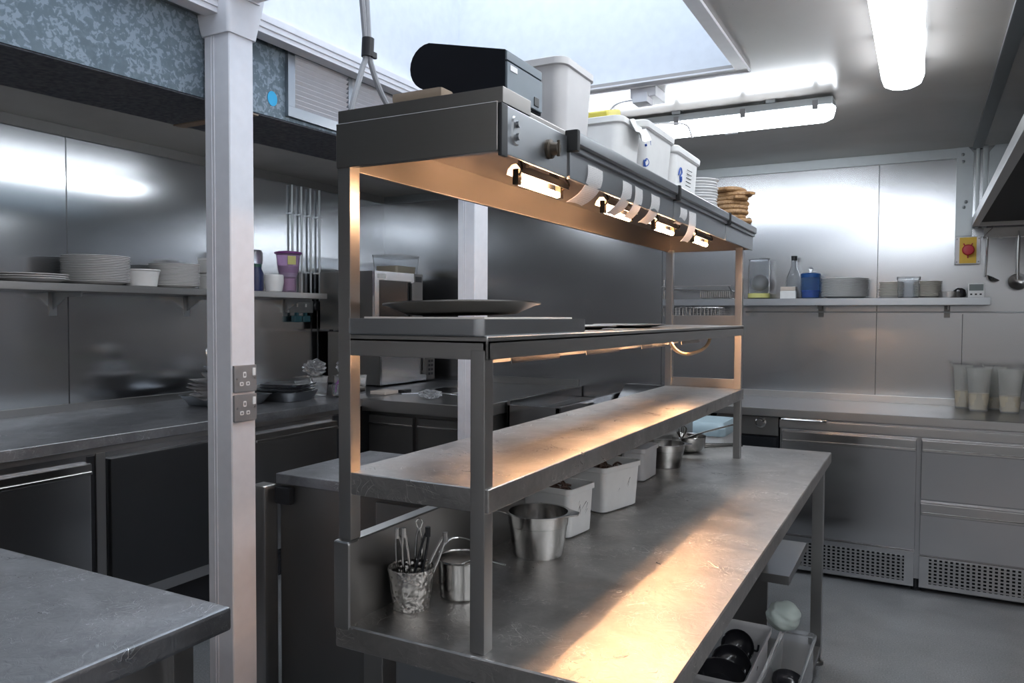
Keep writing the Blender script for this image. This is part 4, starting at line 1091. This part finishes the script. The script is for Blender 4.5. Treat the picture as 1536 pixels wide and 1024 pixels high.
# two stacked microwaves in the corner, facing the room
def microwave(z, h, y0, y1, xf, label, dark):
    t = thing('microwave', label, 'microwave', ((xf + WL) / 2 + .05, (y0 + y1) / 2, z), 0, 'stacked microwaves')
    bm = bm_new(); add_box(bm, WL + .08, xf - .02, y0, y1, z + .012, z + h, .006, 2); obj('cabinet', bm, M['steel_dark'], t)
    for x in (WL + .14, xf - .07):
        for y in (y0 + .05, y1 - .05):
            bm = bm_new(); add_lathe(bm, [(0, 0), (.015, 0), (.015, .013), (0, .013)], x, y, z, 10); obj('foot', bm, M['black'], t)
    bm = bm_new(); add_box(bm, xf - .02, xf, y0, y1 - .11, z + .014, z + h, .004); d = obj('door', bm, M['steel_shade'], t)
    bm = bm_new(); add_box(bm, xf - .001, xf + .003, y0 + .05, y1 - .15, z + .05, z + h - .06, .004)
    if dark: obj('window', bm, M['dark_glass'], d)
    else: bm.free()
    bm = bm_new(); add_box(bm, xf + .006, xf + .024, y1 - .17, y1 - .135, z + .06, z + h - .07, .006); add_box(bm, xf - .002, xf + .01, y1 - .165, y1 - .14, z + .07, z + .09); add_box(bm, xf - .002, xf + .01, y1 - .165, y1 - .14, z + h - .10, z + h - .08); obj('handle', bm, M['steel_dark'], d)
    bm = bm_new(); add_box(bm, xf - .02, xf, y1 - .108, y1, z + .014, z + h, .003); c = obj('control_panel', bm, M['steel_dark'], t)
    bm = bm_new(); add_box(bm, xf, xf + .001, y1 - .095, y1 - .015, z + h - .06, z + h - .02); obj('display', bm, M['black'], c)
    for r in range(5):
        for q in range(2):
            bm = bm_new(); add_box(bm, xf, xf + .002, y1 - .085 + q * .036, y1 - .06 + q * .036, z + .05 + r * .032, z + .068 + r * .032, .0008); obj('button', bm, M['black'], c)
    if dark:
        bm = bm_new(); add_box(bm, xf, xf + .001, y0 + .03, y0 + .12, z + h - .05, z + h - .018); obj('badge', bm, M['white'], t)
    return t
microwave(ZK, .38, 4.27, 4.92, -3.30, 'lower plain steel microwave standing on the corner of the left worktop', False)
microwave(ZK + .385, .42, 4.19, 4.76, -3.30, 'upper microwave with dark glass door and white badge, stacked in the corner', True)
tub('storage_box', M['clear'], -3.50, 4.70, ZK + .806, .24, .30, .14, 'clear plastic box of pale food on top of the upper microwave', 0, .9, .008, None, .02)
bm = bm_new(); add_loft(bm, [(.19, .24, .02, 0), (.195, .245, .02, .05)], -3.50, 4.70, ZK + .806 + .008); solo('pale_food', bm, M['beige'], (-3.5, 4.7, ZK + .814), 'pale food inside the clear box on the microwave', 'food')

# ------------------------------------------------------------------ shelf on the left wall
sh = thing('wall_shelf', 'long steel shelf of plates on the left wall', 'shelf', (-3.72, 2.6, 1.51), 0, 'wall shelves')
SX = -3.57
bm = bm_new(); add_box(bm, WL + .001, SX, .5, 4.02, 1.508, 1.545, .004, 3); obj('board', bm, M['steel'], sh)
for y in (1.2, 2.33, 3.13, 3.93):
    bm = bm_new(); add_box(bm, WL + .001, WL + .006, y - .02, y + .02, 1.39, 1.508, .002); add_box(bm, WL + .001, SX - .06, y - .004, y + .004, 1.485, 1.508, .001)
    t = bmesh.new(); a = [t.verts.new((p[0], y - .003, p[1])) for p in ((WL + .004, 1.508), (WL + .16, 1.508), (WL + .004, 1.42))]; b = [t.verts.new((v.co.x, y + .003, v.co.z)) for v in a]
    t.faces.new(a); t.faces.new(b[::-1])
    for i in range(3): t.faces.new((a[i], a[(i + 1) % 3], b[(i + 1) % 3], b[i]))
    bmesh.ops.recalc_face_normals(t, faces=t.faces[:]); merge(bm, t)
    obj('bracket', bm, M['trim_alu'], sh)
ZS = 1.5455
stack('dinner_plate', plate_mesh(.158, .018, None), M['china'], -3.715, 2.46, ZS, 16, .0084, 'large white plate in the tallest left wall shelf stack', 'plate', 'large plates on the left shelf')
stack('side_plate', plate_mesh(.135, .016, None), M['china'], -3.715, 2.925, ZS, 15, .0083, 'white plate in the left shelf stack beside the column', 'plate', 'medium plates on the left shelf')
stack('wide_plate', plate_mesh(.165, .018, None), M['china'], -3.70, 2.12, ZS, 3, .010, 'wide white plate in the low pile left of the tallest stack', 'plate', 'wide plates on the left shelf', .004)
stack('oval_plate', plate_mesh(.15, .018, None), M['china'], -3.715, 1.80, ZS, 15, .0083, 'white plate in the stack at the left edge of the picture', 'plate', 'plates at the left edge of the shelf')
bm = bm_new(); add_lathe(bm, [(0, 0), (.070, 0), (.075, .004), (.088, .083), (.093, .085), (.093, .092), (.088, .092), (.072, .008), (0, .006)], -3.68, 2.695, ZS, 34); solo('white_pot', bm, M['plastic'], (-3.68, 2.695, ZS), 'round white plastic pot between the two plate stacks on the left shelf', 'pot')
for z, lab in ((0, 'lower of two stacked white tubs peeping out left of the column'), (.092, 'upper of two stacked white tubs peeping out left of the column')):
    tub('small_tub', M['plastic'], -3.68, 3.145, ZS + z, .12, .10, .09, lab, 0, .9, .006, 'small tubs behind the column', .015)
sb = thing('spray_bottle', 'dark blue bottle with white top behind the column on left shelf', 'bottle', (-3.66, 3.475, ZS))
bm = bm_new(); add_lathe(bm, [(0, 0), (.04, 0), (.045, .01), (.045, .11), (.032, .14), (.032, .15), (0, .15)], -3.66, 3.475, ZS, 24); obj('body', bm, M['navy'], sb)
bm = bm_new(); add_lathe(bm, [(.034, .15), (.034, .17), (0, .17)], -3.66, 3.475, ZS, 20); obj('collar', bm, M['green_cap'], sb)
bm = bm_new(); add_lathe(bm, [(.040, .17), (.042, .19), (.040, .24), (.030, .255), (0, .255)], -3.66, 3.475, ZS, 20); obj('cap', bm, M['clear'], sb)
bm = bm_new(); add_lathe(bm, [(0, 0), (.044, 0), (.050, .005), (.060, .06), (.060, .10), (.056, .108), (.054, .10), (.046, .01), (0, .008)], -3.635, 3.60, ZS, 30); solo('white_cup', bm, M['china'], (-3.635, 3.60, ZS), 'white cup in front of the purple lidded jug on the left shelf', 'cup')
jg = thing('powder_jug', 'clear jug of pale powder with a purple lid on the left shelf', 'jug', (-3.67, 3.76, ZS))
bm = bm_new(); add_lathe(bm, [(0, 0), (.045, 0), (.05, .005), (.050, .095), (.068, .15), (.075, .235), (.079, .252), (.075, .250), (.066, .15), (.047, .10), (.046, .01), (0, .008)], -3.67, 3.76, ZS, 36); obj('body', bm, M['clear_purple'], jg)
bm = bm_new(); add_lathe(bm, [(0, .10), (.05, .102), (.064, .15), (.066, .172), (0, .178)], -3.67, 3.76, ZS, 30); obj('powder', bm, M['lilac'], jg)
bm = bm_new(); add_lathe(bm, [(.076, .250), (.088, .252), (.088, .262), (.06, .268), (0, .268)], -3.67, 3.76, ZS, 30); obj('lid', bm, M['purple'], jg)
bm = bm_new(); add_box(bm, -.001, .001, -.027, .027, .180, .235, .0005, 1, Matrix.Translation((-3.605, 3.725, ZS)) @ Matrix.Rotation(R(-25), 4, 'Z')); obj('label_sticker', bm, M['pale_yellow'], jg)
bm = bm_new(); add_lathe(bm, [(0, .015), (.041, .015), (.041, .09), (0, .09)], -3.67, 3.76, ZS, 20); obj('scoop', bm, M['cream_china'], jg)
# conduits down the wall and the socket box under the shelf
for k, y in enumerate((3.985, 4.075, 4.165, 4.255)):
    bm = bm_new(); add_tube(bm, [(WL + .02, y, 1.50), (WL + .02, y, ZC - .06)], .008, 12, False)
    for z in (1.70, 2.1): add_box(bm, WL, WL + .03, y - .015, y + .015, z - .006, z + .006, .002)
    solo('conduit', bm, M['alu'], (WL + .02, y, 1.50), '%s of four vertical steel conduits at the end of the left shelf' % ['leftmost', 'second from left', 'third from left', 'rightmost'][k], 'conduit', 'conduits in the left corner')
so = thing('double_socket', 'grey double socket box with two blue green plugs under the left shelf end', 'socket', (WL + .02, 4.03, 1.46))
bm = bm_new(); add_box(bm, WL, WL + .045, 3.93, 4.16, 1.415, 1.50, .004); obj('back_box', bm, M['trim_alu'], so)
for y in (4.0, 4.085):
    bm = bm_new(); add_box(bm, WL + .045, WL + .05, y - .006, y + .006, 1.455, 1.478, .001); obj('switch', bm, M['white'], so)
    bm = bm_new(); add_box(bm, WL + .02, WL + .06, y - .035, y + .035, 1.350, 1.395, .012, 3); add_box(bm, WL + .03, WL + .05, y - .012, y + .012, 1.39, 1.416, .003); obj('plug', bm, M['teal'], so)
for y, lab in ((4.215, 'left of two round black isolators beside the double socket'), (4.285, 'right of two round black isolators beside the double socket')):
    bm = bm_new(); add_lathe(bm, [(0, 0), (.034, 0), (.034, .035), (.028, .042), (0, .042)], 0, 0, 0, 22, Matrix.Translation((WL, y, 1.462)) @ RY); solo('isolator', bm, M['black'], (WL, y, 1.462), lab, 'switch', 'isolators in the left corner')
bm = bm_new(); add_tube(bm, [(WL + .03, 4.22, 1.43), (WL + .028, 4.225, 1.1), (WL + .03, 4.22, .96)], .0055, 8); solo('power_lead', bm, M['black'], (WL + .03, 4.22, .95), 'black lead running down the left wall from the isolator', 'cable')

# ------------------------------------------------------------------ back wall: counter, fridge, shelf
CF = 4.375
bwk = thing('back_worktop', 'stainless worktop with upstand along the back wall on the right', 'worktop', (.4, 4.7, ZK - .04), 0, 'wall worktops')
bm = bm_new(); add_box(bm, -1.045, 2.0, CF, WB - .002, ZK - .046, ZK, .006, 3); obj('worktop', bm, M['top2'] if 'top2' in M else M['steel'], bwk)
bm = bm_new(); add_box(bm, -1.045, 2.0, WB - .018, WB - .001, ZK, ZK + .040, .004); obj('upstand', bm, M['steel'], bwk)
bf = thing('back_fridge', 'steel counter fridge with one door and two drawers under the back worktop', 'fridge', (.3, 4.7, 0), 0, 'counter fridges')
F0 = 4.40
bm = bm_new(); add_box(bm, -.685, 1.95, F0 + .03, WB - .03, .06, .852, .004); obj('body', bm, M['steel_shade'], bf)
bm = bm_new(); add_box(bm, -.685, 1.95, F0 + .004, F0 + .034, .795, .838, .004); obj('top_rail', bm, M['steel'], bf)
bm = bm_new(); add_box(bm, -.675, -.44, F0 - .012, F0 + .03, .838, .852, .004); add_tube(bm, [(-.66, F0 - .012, .846), (-.655, F0 - .03, .846), (-.47, F0 - .03, .846), (-.462, F0 - .012, .846)], .005, 8); obj('pull_handle', bm, M['bright'], bf)
def panel_front(name, x0, x1, z0, z1, handle):
    bm = bm_new(); add_box(bm, x0, x1, F0, F0 + .03, z0, z1, .005, 3); d = obj(name, bm, M['steel_door'], bf)
    if handle:
        bm = bm_new(); add_box(bm, x0 + .004, x1 - .004, F0 - .012, F0 + .002, z1 - .062, z1 - .048, .005, 3); add_box(bm, x0 + .004, x1 - .004, F0 - .006, F0 + .002, z1 - .048, z1 - .004, .002); obj('handle', bm, M['bright'], d)
panel_front('door', -.672, -.016, .215, .782, True)
panel_front('drawer', .006, .72, .478, .782, True)
panel_front('drawer', .006, .72, .195, .462, True)
panel_front('door', .74, 1.40, .215, .782, True); panel_front('door', 1.42, 1.94, .215, .782, True)
for x0, x1, a, b in ((-.672, -.018, -.560, -.062), (.006, .72, .050, .66), (.74, 1.40, .8, 1.35)):
    bm = bm_new(); add_box(bm, x0, x1, F0 + .002, F0 + .03, .026, .205 if x0 < 0 else .186, .003); g = obj('vent_panel', bm, M['steel_door'], bf)
    bm = bm_new(); add_box(bm, a, b, F0 + .0005, F0 + .004, .050, .178); obj('vent_grille', bm, M['perforated'], g)
for x, y in ((-.62, F0 + .06), (-.007, F0 + .05), (.7, F0 + .06), (1.9, F0 + .06), (-.6, WB - .1), (1.8, WB - .1)):
    bm = bm_new(); add_lathe(bm, [(0, 0), (.024, 0), (.024, .008), (.014, .012), (.014, .062), (0, .062)], x, y, 0, 16); obj('foot', bm, M['black'], bf)
ov = thing('undercounter_oven', 'black undercounter oven with chrome knob beside the back fridge', 'oven', (-.86, 4.7, 0))
bm = bm_new(); add_box(bm, -1.03, -.69, F0 + .03, WB - .03, 0, .85, .004); obj('body', bm, M['gloss_black'], ov)
bm = bm_new(); add_box(bm, -1.03, -.692, F0 + .012, F0 + .032, .745, .848, .004); p = obj('control_panel', bm, M['steel_dark'], ov)
bm = bm_new(); add_lathe(bm, [(.030, 0), (.030, .005), (.022, .010), (.021, .028), (.017, .032), (0, .032)], 0, 0, 0, 26, Matrix.Translation((-.785, F0 + .012, .815)) @ Matrix.Rotation(R(90), 4, 'X')); obj('knob', bm, M['bright'], p)
bm = bm_new(); add_box(bm, -1.025, -.695, F0 + .014, F0 + .032, .16, .735, .006); obj('door', bm, M['dark_glass'], ov)
bn = thing('waste_bin', 'white bin with a pale blue lid standing beyond the far end of the pass', 'bin', (-.90, 3.72, 0))
bm = bm_new(); add_loft(bm, [(.19, .24, .03, 0), (.21, .27, .03, .84), (.21, .27, .03, .85)], -.91, 3.72, 0); obj('body', bm, M['plastic'], bn)
bm = bm_new(); add_loft(bm, [(.225, .29, .035, .845), (.23, .295, .035, .88), (.20, .26, .03, .905), (.17, .22, .03, .908)], -.91, 3.72, 0); obj('lid', bm, M['blue_plastic'], bn)

bs = thing('back_shelf', 'steel shelf of jars and plates on the back wall', 'shelf', (-.55, 4.92, 1.47), 0, 'wall shelves')
ZB = 1.510
bm = bm_new(); add_box(bm, -1.47, .315, 4.79, WB - .001, 1.468, ZB, .004, 3); obj('board', bm, M['alu'], bs)
for x in (-1.2, -.55, .12):
    bm = bm_new(); add_box(bm, x - .015, x + .015, WB - .006, WB - .001, 1.40, 1.468, .001); add_box(bm, x - .004, x + .004, 4.84, WB - .001, 1.448, 1.468, .001); obj('bracket', bm, M['steel_dark'], bs)
YB = 4.93
dj = thing('drinks_jar', 'clear lidded jar with dark lump and yellow label, leftmost on back shelf', 'jar', (-.90, YB, ZB))
bm = bm_new(); add_lathe(bm, [(0, 0), (.060, 0), (.064, .006), (.064, .20), (.060, .225), (.062, .245), (.058, .245), (.058, .21), (.059, .01), (0, .008)], -.90, YB, ZB, 32); obj('jar', bm, M['clear'], dj)
bm = bm_new(); t = bmesh.new(); bmesh.ops.create_icosphere(t, subdivisions=3, radius=.052); bmesh.ops.transform(t, matrix=Matrix.Translation((-.895, YB, ZB + .10)), verts=t.verts[:]); merge(bm, t); obj('contents', bm, M['lens'], dj)
bm = bm_new(); add_lathe(bm, [(0, .008), (.0655, .008), (.0655, .035), (0, .035)], -.90, YB, ZB, 32); obj('label_band', bm, M['pale_yellow'], dj)
bm = bm_new(); add_lathe(bm, [(.062, .24), (.064, .25), (0, .255)], -.90, YB, ZB, 32); obj('lid', bm, M['clear'], dj)
vb = thing('oil_bottle', 'clear glass bottle with a black cap behind the small white tub', 'bottle', (-.70, YB + .03, ZB))
bm = bm_new(); add_lathe(bm, [(0, 0), (.045, 0), (.048, .01), (.046, .12), (.020, .19), (.015, .24), (.013, .24), (.017, .19), (.042, .12), (.043, .012), (0, .01)], -.70, YB + .03, ZB, 30); obj('glass', bm, M['clear'], vb)
bm = bm_new(); add_lathe(bm, [(.017, .235), (.018, .262), (0, .263)], -.70, YB + .03, ZB, 18); obj('cap', bm, M['black'], vb)
wt = thing('label_tub', 'small white tub with peach label in front of the glass bottle', 'tub', (-.715, YB - .05, ZB))
bm = bm_new(); add_box(bm, -.762, -.672, YB - .085, YB - .03, ZB, ZB + .048, .006); obj('tub', bm, M['white'], wt)
bm = bm_new(); add_box(bm, -.76, -.674, YB - .087, YB - .032, ZB + .048, ZB + .072, .004); obj('lid', bm, M['creamy'], wt)
bj = thing('blue_jar', 'blue jar of deep blue liquid with a blue lid on the back shelf', 'jar', (-.60, YB, ZB))
bm = bm_new(); add_lathe(bm, [(0, 0), (.045, 0), (.050, .006), (.054, .05), (.056, .12), (.050, .135), (.047, .135), (.052, .12), (.048, .01), (0, .008)], -.60, YB, ZB, 32); obj('jar', bm, M['clear_blue'], bj)
bm = bm_new(); add_lathe(bm, [(0, .008), (.046, .008), (.050, .05), (0, .052)], -.60, YB, ZB, 28); obj('liquid', bm, M['blue_liquid'], bj)
bm = bm_new(); add_lathe(bm, [(.055, .128), (.056, .150), (.05, .154), (0, .154)], -.60, YB, ZB, 30); obj('lid', bm, M['blue_cap'], bj)
bm = bm_new(); add_lathe(bm, [(0, .154), (.006, .154), (.008, .168), (.014, .178), (.010, .19), (0, .194)], -.60, YB, ZB, 16); obj('knob', bm, M['clear'], bj)
stack('tea_plate', plate_mesh(.128, .014, None), M['china'], -.410, YB - .005, ZB, 14, .0078, 'white plate in the widest stack on the back shelf', 'plate', 'white plates on the back shelf', .003)
stack('saucer', plate_mesh(.066, .018, None), M['cream_china'], -.165, YB, ZB, 9, .0090, 'cream saucer in the left small stack on the back shelf', 'saucer', 'cream saucers on the back shelf', .003)
stack('cream_plate', plate_mesh(.072, .014, None), M['cream_china'], .020, YB, ZB, 11, .0078, 'cream plate in the right small stack on the back shelf', 'plate', 'cream plates on the back shelf', .002)
tub('clear_box', M['clear'], -.075, YB - .062, ZB, .12, .06, .118, 'clear plastic box between the two cream stacks on back shelf', 0, .92, .006, None, .012)
bm = bm_new(); add_lathe(bm, [(0, 0), (.050, 0), (.052, .004), (.052, .034), (.049, .034), (.048, .005), (0, .004)], .125, YB - .04, ZB, 30); solo('round_tin', bm, M['steel'], (.125, YB - .04, ZB), 'shallow round steel tin left of the kitchen timer', 'tin')
bm = bm_new(); add_lathe(bm, [(0, 0), (.030, 0), (.034, .02), (.028, .045), (.012, .055), (0, .056)], .175, YB, ZB, 24); solo('egg_timer', bm, M['gloss_black'], (.175, YB, ZB), 'small dark round pot right behind the steel tin', 'pot')
tm = thing('kitchen_timer', 'white digital kitchen timer at the right end of the back shelf', 'timer', (.250, YB - .05, ZB))
bm = bm_new(); add_box(bm, .212, .290, YB - .065, YB - .045, ZB, ZB + .078, .005, 2); obj('case', bm, M['white'], tm)
bm = bm_new(); add_box(bm, .218, .284, YB - .067, YB - .064, ZB + .038, ZB + .072, .001); obj('display', bm, M['lcd'], tm)
for x in (.228, .25, .272):
    bm = bm_new(); add_box(bm, x - .005, x + .005, YB - .068, YB - .064, ZB + .014, ZB + .022, .001); obj('button', bm, M['black'], tm)

# frying baskets hanging on the wall at the left end of the back shelf
def wire_basket(x0, x1, y0, y1, z0, z1, label, handle):
    t = thing('frying_basket', label, 'basket', ((x0 + x1) / 2, (y0 + y1) / 2, z0), 0, 'frying baskets')
    bm = bm_new()
    for z in (z0, z1):
        add_tube(bm, [(x0, y0, z), (x1, y0, z), (x1, y1, z), (x0, y1, z), (x0, y0, z)], .0045, 6, False)
    for i in range(15):
        x = x0 + (x1 - x0) * i / 14
        add_tube(bm, [(x, y0, z1), (x, y0, z0), (x, y1, z0), (x, y1, z1)], .0024, 5, False)
    for i in range(6):
        z = z0 + (z1 - z0) * i / 5; add_tube(bm, [(x0, y0, z), (x1, y0, z), (x1, y1, z), (x0, y1, z), (x0, y0, z)], .0014, 5, False)
    obj('mesh', bm, M['bright'], t)
    bm = bm_new(); add_tube(bm, handle, .005, 8, False); obj('handle', bm, M['bright'], t)
wire_basket(-1.44, -1.12, 4.83, 4.98, 1.380, 1.460, 'lower wire frying basket hanging under the left end of back shelf', [(-1.28, 4.83, 1.460), (-1.28, 4.80, 1.457)])
wire_basket(-1.24, -1.06, 4.84, 4.98, 1.516, 1.562, 'upper wire frying basket sitting on the left end of back shelf', [(-1.24, 4.86, 1.56), (-1.48, 4.86, 1.575)])
bm = bm_new()
add_box(bm, -1.48, -1.04, 4.80, 4.812, 1.588, 1.594, .001); add_tube(bm, [(-1.50, 4.92, 1.40), (-1.50, 4.92, 1.64)], .003, 6, False)
add_tube(bm, [(-1.50, 4.92, 1.59), (-1.48, 4.81, 1.59)], .003, 6, False); add_tube(bm, [(-1.06, 4.81, 1.59), (-1.06, 4.90, 1.562)], .003, 6, False)
solo('basket_hanger', bm, M['bright'], (-1.3, 4.86, 1.40), 'thin steel hanging bar above the frying baskets', 'rail')
film_ball(-1.0, 4.84, 1.40, .016, .016, .032, 'scrap of crumpled clear film stuck under the back shelf by the far post', 9)

# emergency switch, ladle rail and ladles
es = thing('emergency_switch', 'yellow switch plate with a round red knob on the back wall', 'switch', (.21, WB - .012, 1.70))
bm = bm_new(); add_box(bm, .152, .272, WB - .05, WB - .01, 1.70, 1.852, .004, 2); obj('back_box', bm, M['pvc'], es)
bm = bm_new(); add_box(bm, .172, .254, WB - .054, WB - .049, 1.704, 1.848, .003); obj('plate', bm, M['yellow_sign'], es)
bm = bm_new(); add_lathe(bm, [(.018, 0), (.018, .012), (.029, .018), (.030, .032), (.025, .038), (0, .040)], 0, 0, 0, 30, Matrix.Translation((.213, WB - .054, 1.776)) @ Matrix.Rotation(R(90), 4, 'X'))
for a in (60, 120, 270):
    add_box(bm, .028, .044, -.003, .003, .001, .004, .001, 1, Matrix.Translation((.213, WB - .054, 1.776)) @ Matrix.Rotation(R(90), 4, 'X') @ Matrix.Rotation(R(a), 4, 'Z'))
obj('knob', bm, M['red'], es)
for x in (.160, .265):
    for z in (1.712, 1.840):
        bm = bm_new(); add_lathe(bm, [(.004, 0), (.004, .002), (0, .002)], 0, 0, 0, 10, Matrix.Translation((x, WB - .05, z)) @ Matrix.Rotation(R(90), 4, 'X')); obj('screw', bm, M['screw'], es)
bm = bm_new(); add_box(bm, .29, 1.5, WB - .03, WB - .005, 1.845, 1.853, .002); add_box(bm, .29, 1.5, WB - .008, WB - .002, 1.845, 1.90, .002)
for x in (.36, .8, 1.3): add_box(bm, x, x + .02, WB - .032, WB - .001, 1.842, 1.86, .002)
solo('utensil_rail', bm, M['steel'], (.9, WB - .02, 1.845), 'steel utensil rail on the back wall under the hood', 'rail')
def ladle(x, y, zt, L, r, label, tilt, dark):
    t = thing('hanging_ladle', label, 'ladle', (x, y, zt - L - r), 0, 'ladles hanging on the rail')
    m = M['steel'] if dark else M['bright']
    bm = bm_new(); add_tube(bm, [(x - .02, y - .012, zt - .006), (x - .012, y - .02, zt + .012), (x + .03, y - .008, zt + .06)] if not dark else [(x, y + .01, zt), (x, y - .005, zt + .03), (x, y - .012, zt + .005)], .0028, 6)
    add_tube(bm, [(x, y - .012, zt + .004), (x - .002, y - .012, zt - L * .5), (x - .006 * tilt, y - .014, zt - L)], .0045 if not dark else .007, 8); obj('handle', bm, m, t)
    bm = bm_new(); add_lathe(bm, [(0, -r * .62), (r * .5, -r * .52), (r * .85, -r * .2), (r, .0), (r * .96, .0), (r * .8, -r * .18), (r * .45, -r * .47), (0, -r * .56)], 0, 0, 0, 28,
              Matrix.Translation((x + r * .9 * (1 if tilt > 0 else 0), y - .02 - r * .3, zt - L - r * .25)) @ Matrix.Rotation(R(28 if tilt > 0 else 70), 4, 'X' if tilt <= 0 else 'Y')); obj('bowl', bm, m, t)
ladle(.306, WB - .02, 1.845, .215, .034, 'small shiny ladle hanging from the rail beside the yellow switch', 1, False)
ladle(.452, WB - .02, 1.845, .235, .048, 'larger dull ladle hanging from the rail at the right edge', 0, True)

# sauce jugs at the right end of the back worktop
def sauce_jug(x, y, label, fill, h=.245, r=.062, name='sauce_jug'):
    t = thing(name, label, 'jug', (x, y, ZK), 0, 'sauce jugs on the back worktop')
    mw = WORLD[t.name]
    bm = bm_new()
    add_loft(bm, [(r * 1.28, r * 1.28, r * .45, 0), (r * 1.36, r * 1.36, r * .5, .006), (r * 1.85, r * 1.85, r * .7, h * .93), (r * 2.0, r * 2.0, r * .8, h), (r * 1.95, r * 1.95, r * .8, h), (r * 1.78, r * 1.78, r * .7, h * .92), (r * 1.30, r * 1.30, r * .5, .008)], 0, 0, 0, mtx=mw)
    add_tube(bm, [(-r * .98, -.01, h * .99), (-r * 1.2, -.01, h * 1.05), (-r * .98, .012, h * .99)], .004, 6, True, None, mw)
    obj('jug', bm, M['cloudy'], t)
    bm = bm_new(); k = .9 * h * fill
    add_loft(bm, [(r * 1.26, r * 1.26, r * .45, .010), (r * (1.28 + .48 * fill), r * (1.28 + .48 * fill), r * .5, k)], 0, 0, 0, mtx=mw); obj('sauce', bm, M['beige'], t)
    return t
M['cloudy'] = glass('cloudy jug plastic', (.86, .86, .84), .22, .82, 1.15)
sauce_jug(.272, 4.83, 'left front sauce jug with faint red mark on the back worktop', .45, .232, .064)
sauce_jug(.412, 4.81, 'right front sauce jug of pale beige sauce on the back worktop', .42, .232, .064)
sauce_jug(.200, 4.93, 'narrow sauce jug half hidden behind the left front jug', .45, .24, .05)
sauce_jug(.355, 4.955, 'sauce jug standing behind the gap between the two front jugs', .3, .235, .055)
sauce_jug(.545, 4.84, 'sauce jug cut off by the right edge of the picture', .5, .24, .06)

# ------------------------------------------------------------------ extraction hood on the right
hd = thing('extraction_hood', 'steel extraction hood with a dark underside at the right edge', 'hood', (.9, 3.8, 1.90))
HZ = 1.905
bm = bm_new()
for a in ((.228, .262, 2.35, 4.98), (1.56, 1.59, 2.35, 4.98), (.228, 1.59, 2.35, 2.38), (.228, 1.59, 4.95, 4.98)): add_box(bm, *a, HZ, HZ + .045, .003)
obj('lip', bm, M['steel'], hd)
bm = bm_new(); add_box(bm, .26, 1.57, 2.37, 4.97, HZ + .020, HZ + .040, .002); obj('underside', bm, M['rubber'], hd)
bm = bm_new(); add_box(bm, .465, 1.57, 2.42, 4.90, HZ + .040, ZC - .02, .004, 2); obj('casing', bm, M['alu'], hd)

# ------------------------------------------------------------------ table in the left foreground
ft = thing('prep_table', 'grey stainless prep table in the left foreground', 'table', (-1.7, .4, 0))
bm = bm_new(); add_box(bm, -2.45, -1.135, -.45, 1.012, ZW - .045, ZW, .009, 4); obj('worktop', bm, M['table_grey'], ft)
for x, y in ((-1.24, .93), (-2.38, .93), (-1.24, -.35), (-2.38, -.35)):
    bm = bm_new(); add_box(bm, x, x + .045, y, y + .045, 0, ZW - .044, .003); obj('leg', bm, M['steel'], ft)
bm = bm_new(); add_box(bm, -2.36, -1.20, .94, .955, .70, ZW - .044, .002); add_box(bm, -1.225, -1.21, -.36, .95, .70, ZW - .044, .002); obj('apron', bm, M['steel'], ft)

# ------------------------------------------------------------------ camera and view
cd = bpy.data.cameras.new('camera'); cd.sensor_width = 36; cd.lens = 36 * 1153.67 / 1536; cd.clip_start = .02
cam = bpy.data.objects.new('camera', cd); C.objects.link(cam)
yaw, pit, rol = R(28.104), R(1.909), R(.255)
f = Vector((-math.sin(yaw) * math.cos(pit), math.cos(yaw) * math.cos(pit), -math.sin(pit)))
r0 = Vector((math.cos(yaw), math.sin(yaw), 0)); u0 = r0.cross(f)
rv = r0 * math.cos(rol) + u0 * math.sin(rol); uv_ = -r0 * math.sin(rol) + u0 * math.cos(rol)
m3 = Matrix((rv, uv_, -f)).transposed()
cam.matrix_world = Matrix.Translation((0, 0, 1.40)) @ m3.to_4x4()
SC.camera = cam
vs = SC.view_settings
vs.view_transform = 'Standard'; vs.look = 'None'; vs.gamma = 1; vs.exposure = 0.56; vs.use_curve_mapping = False
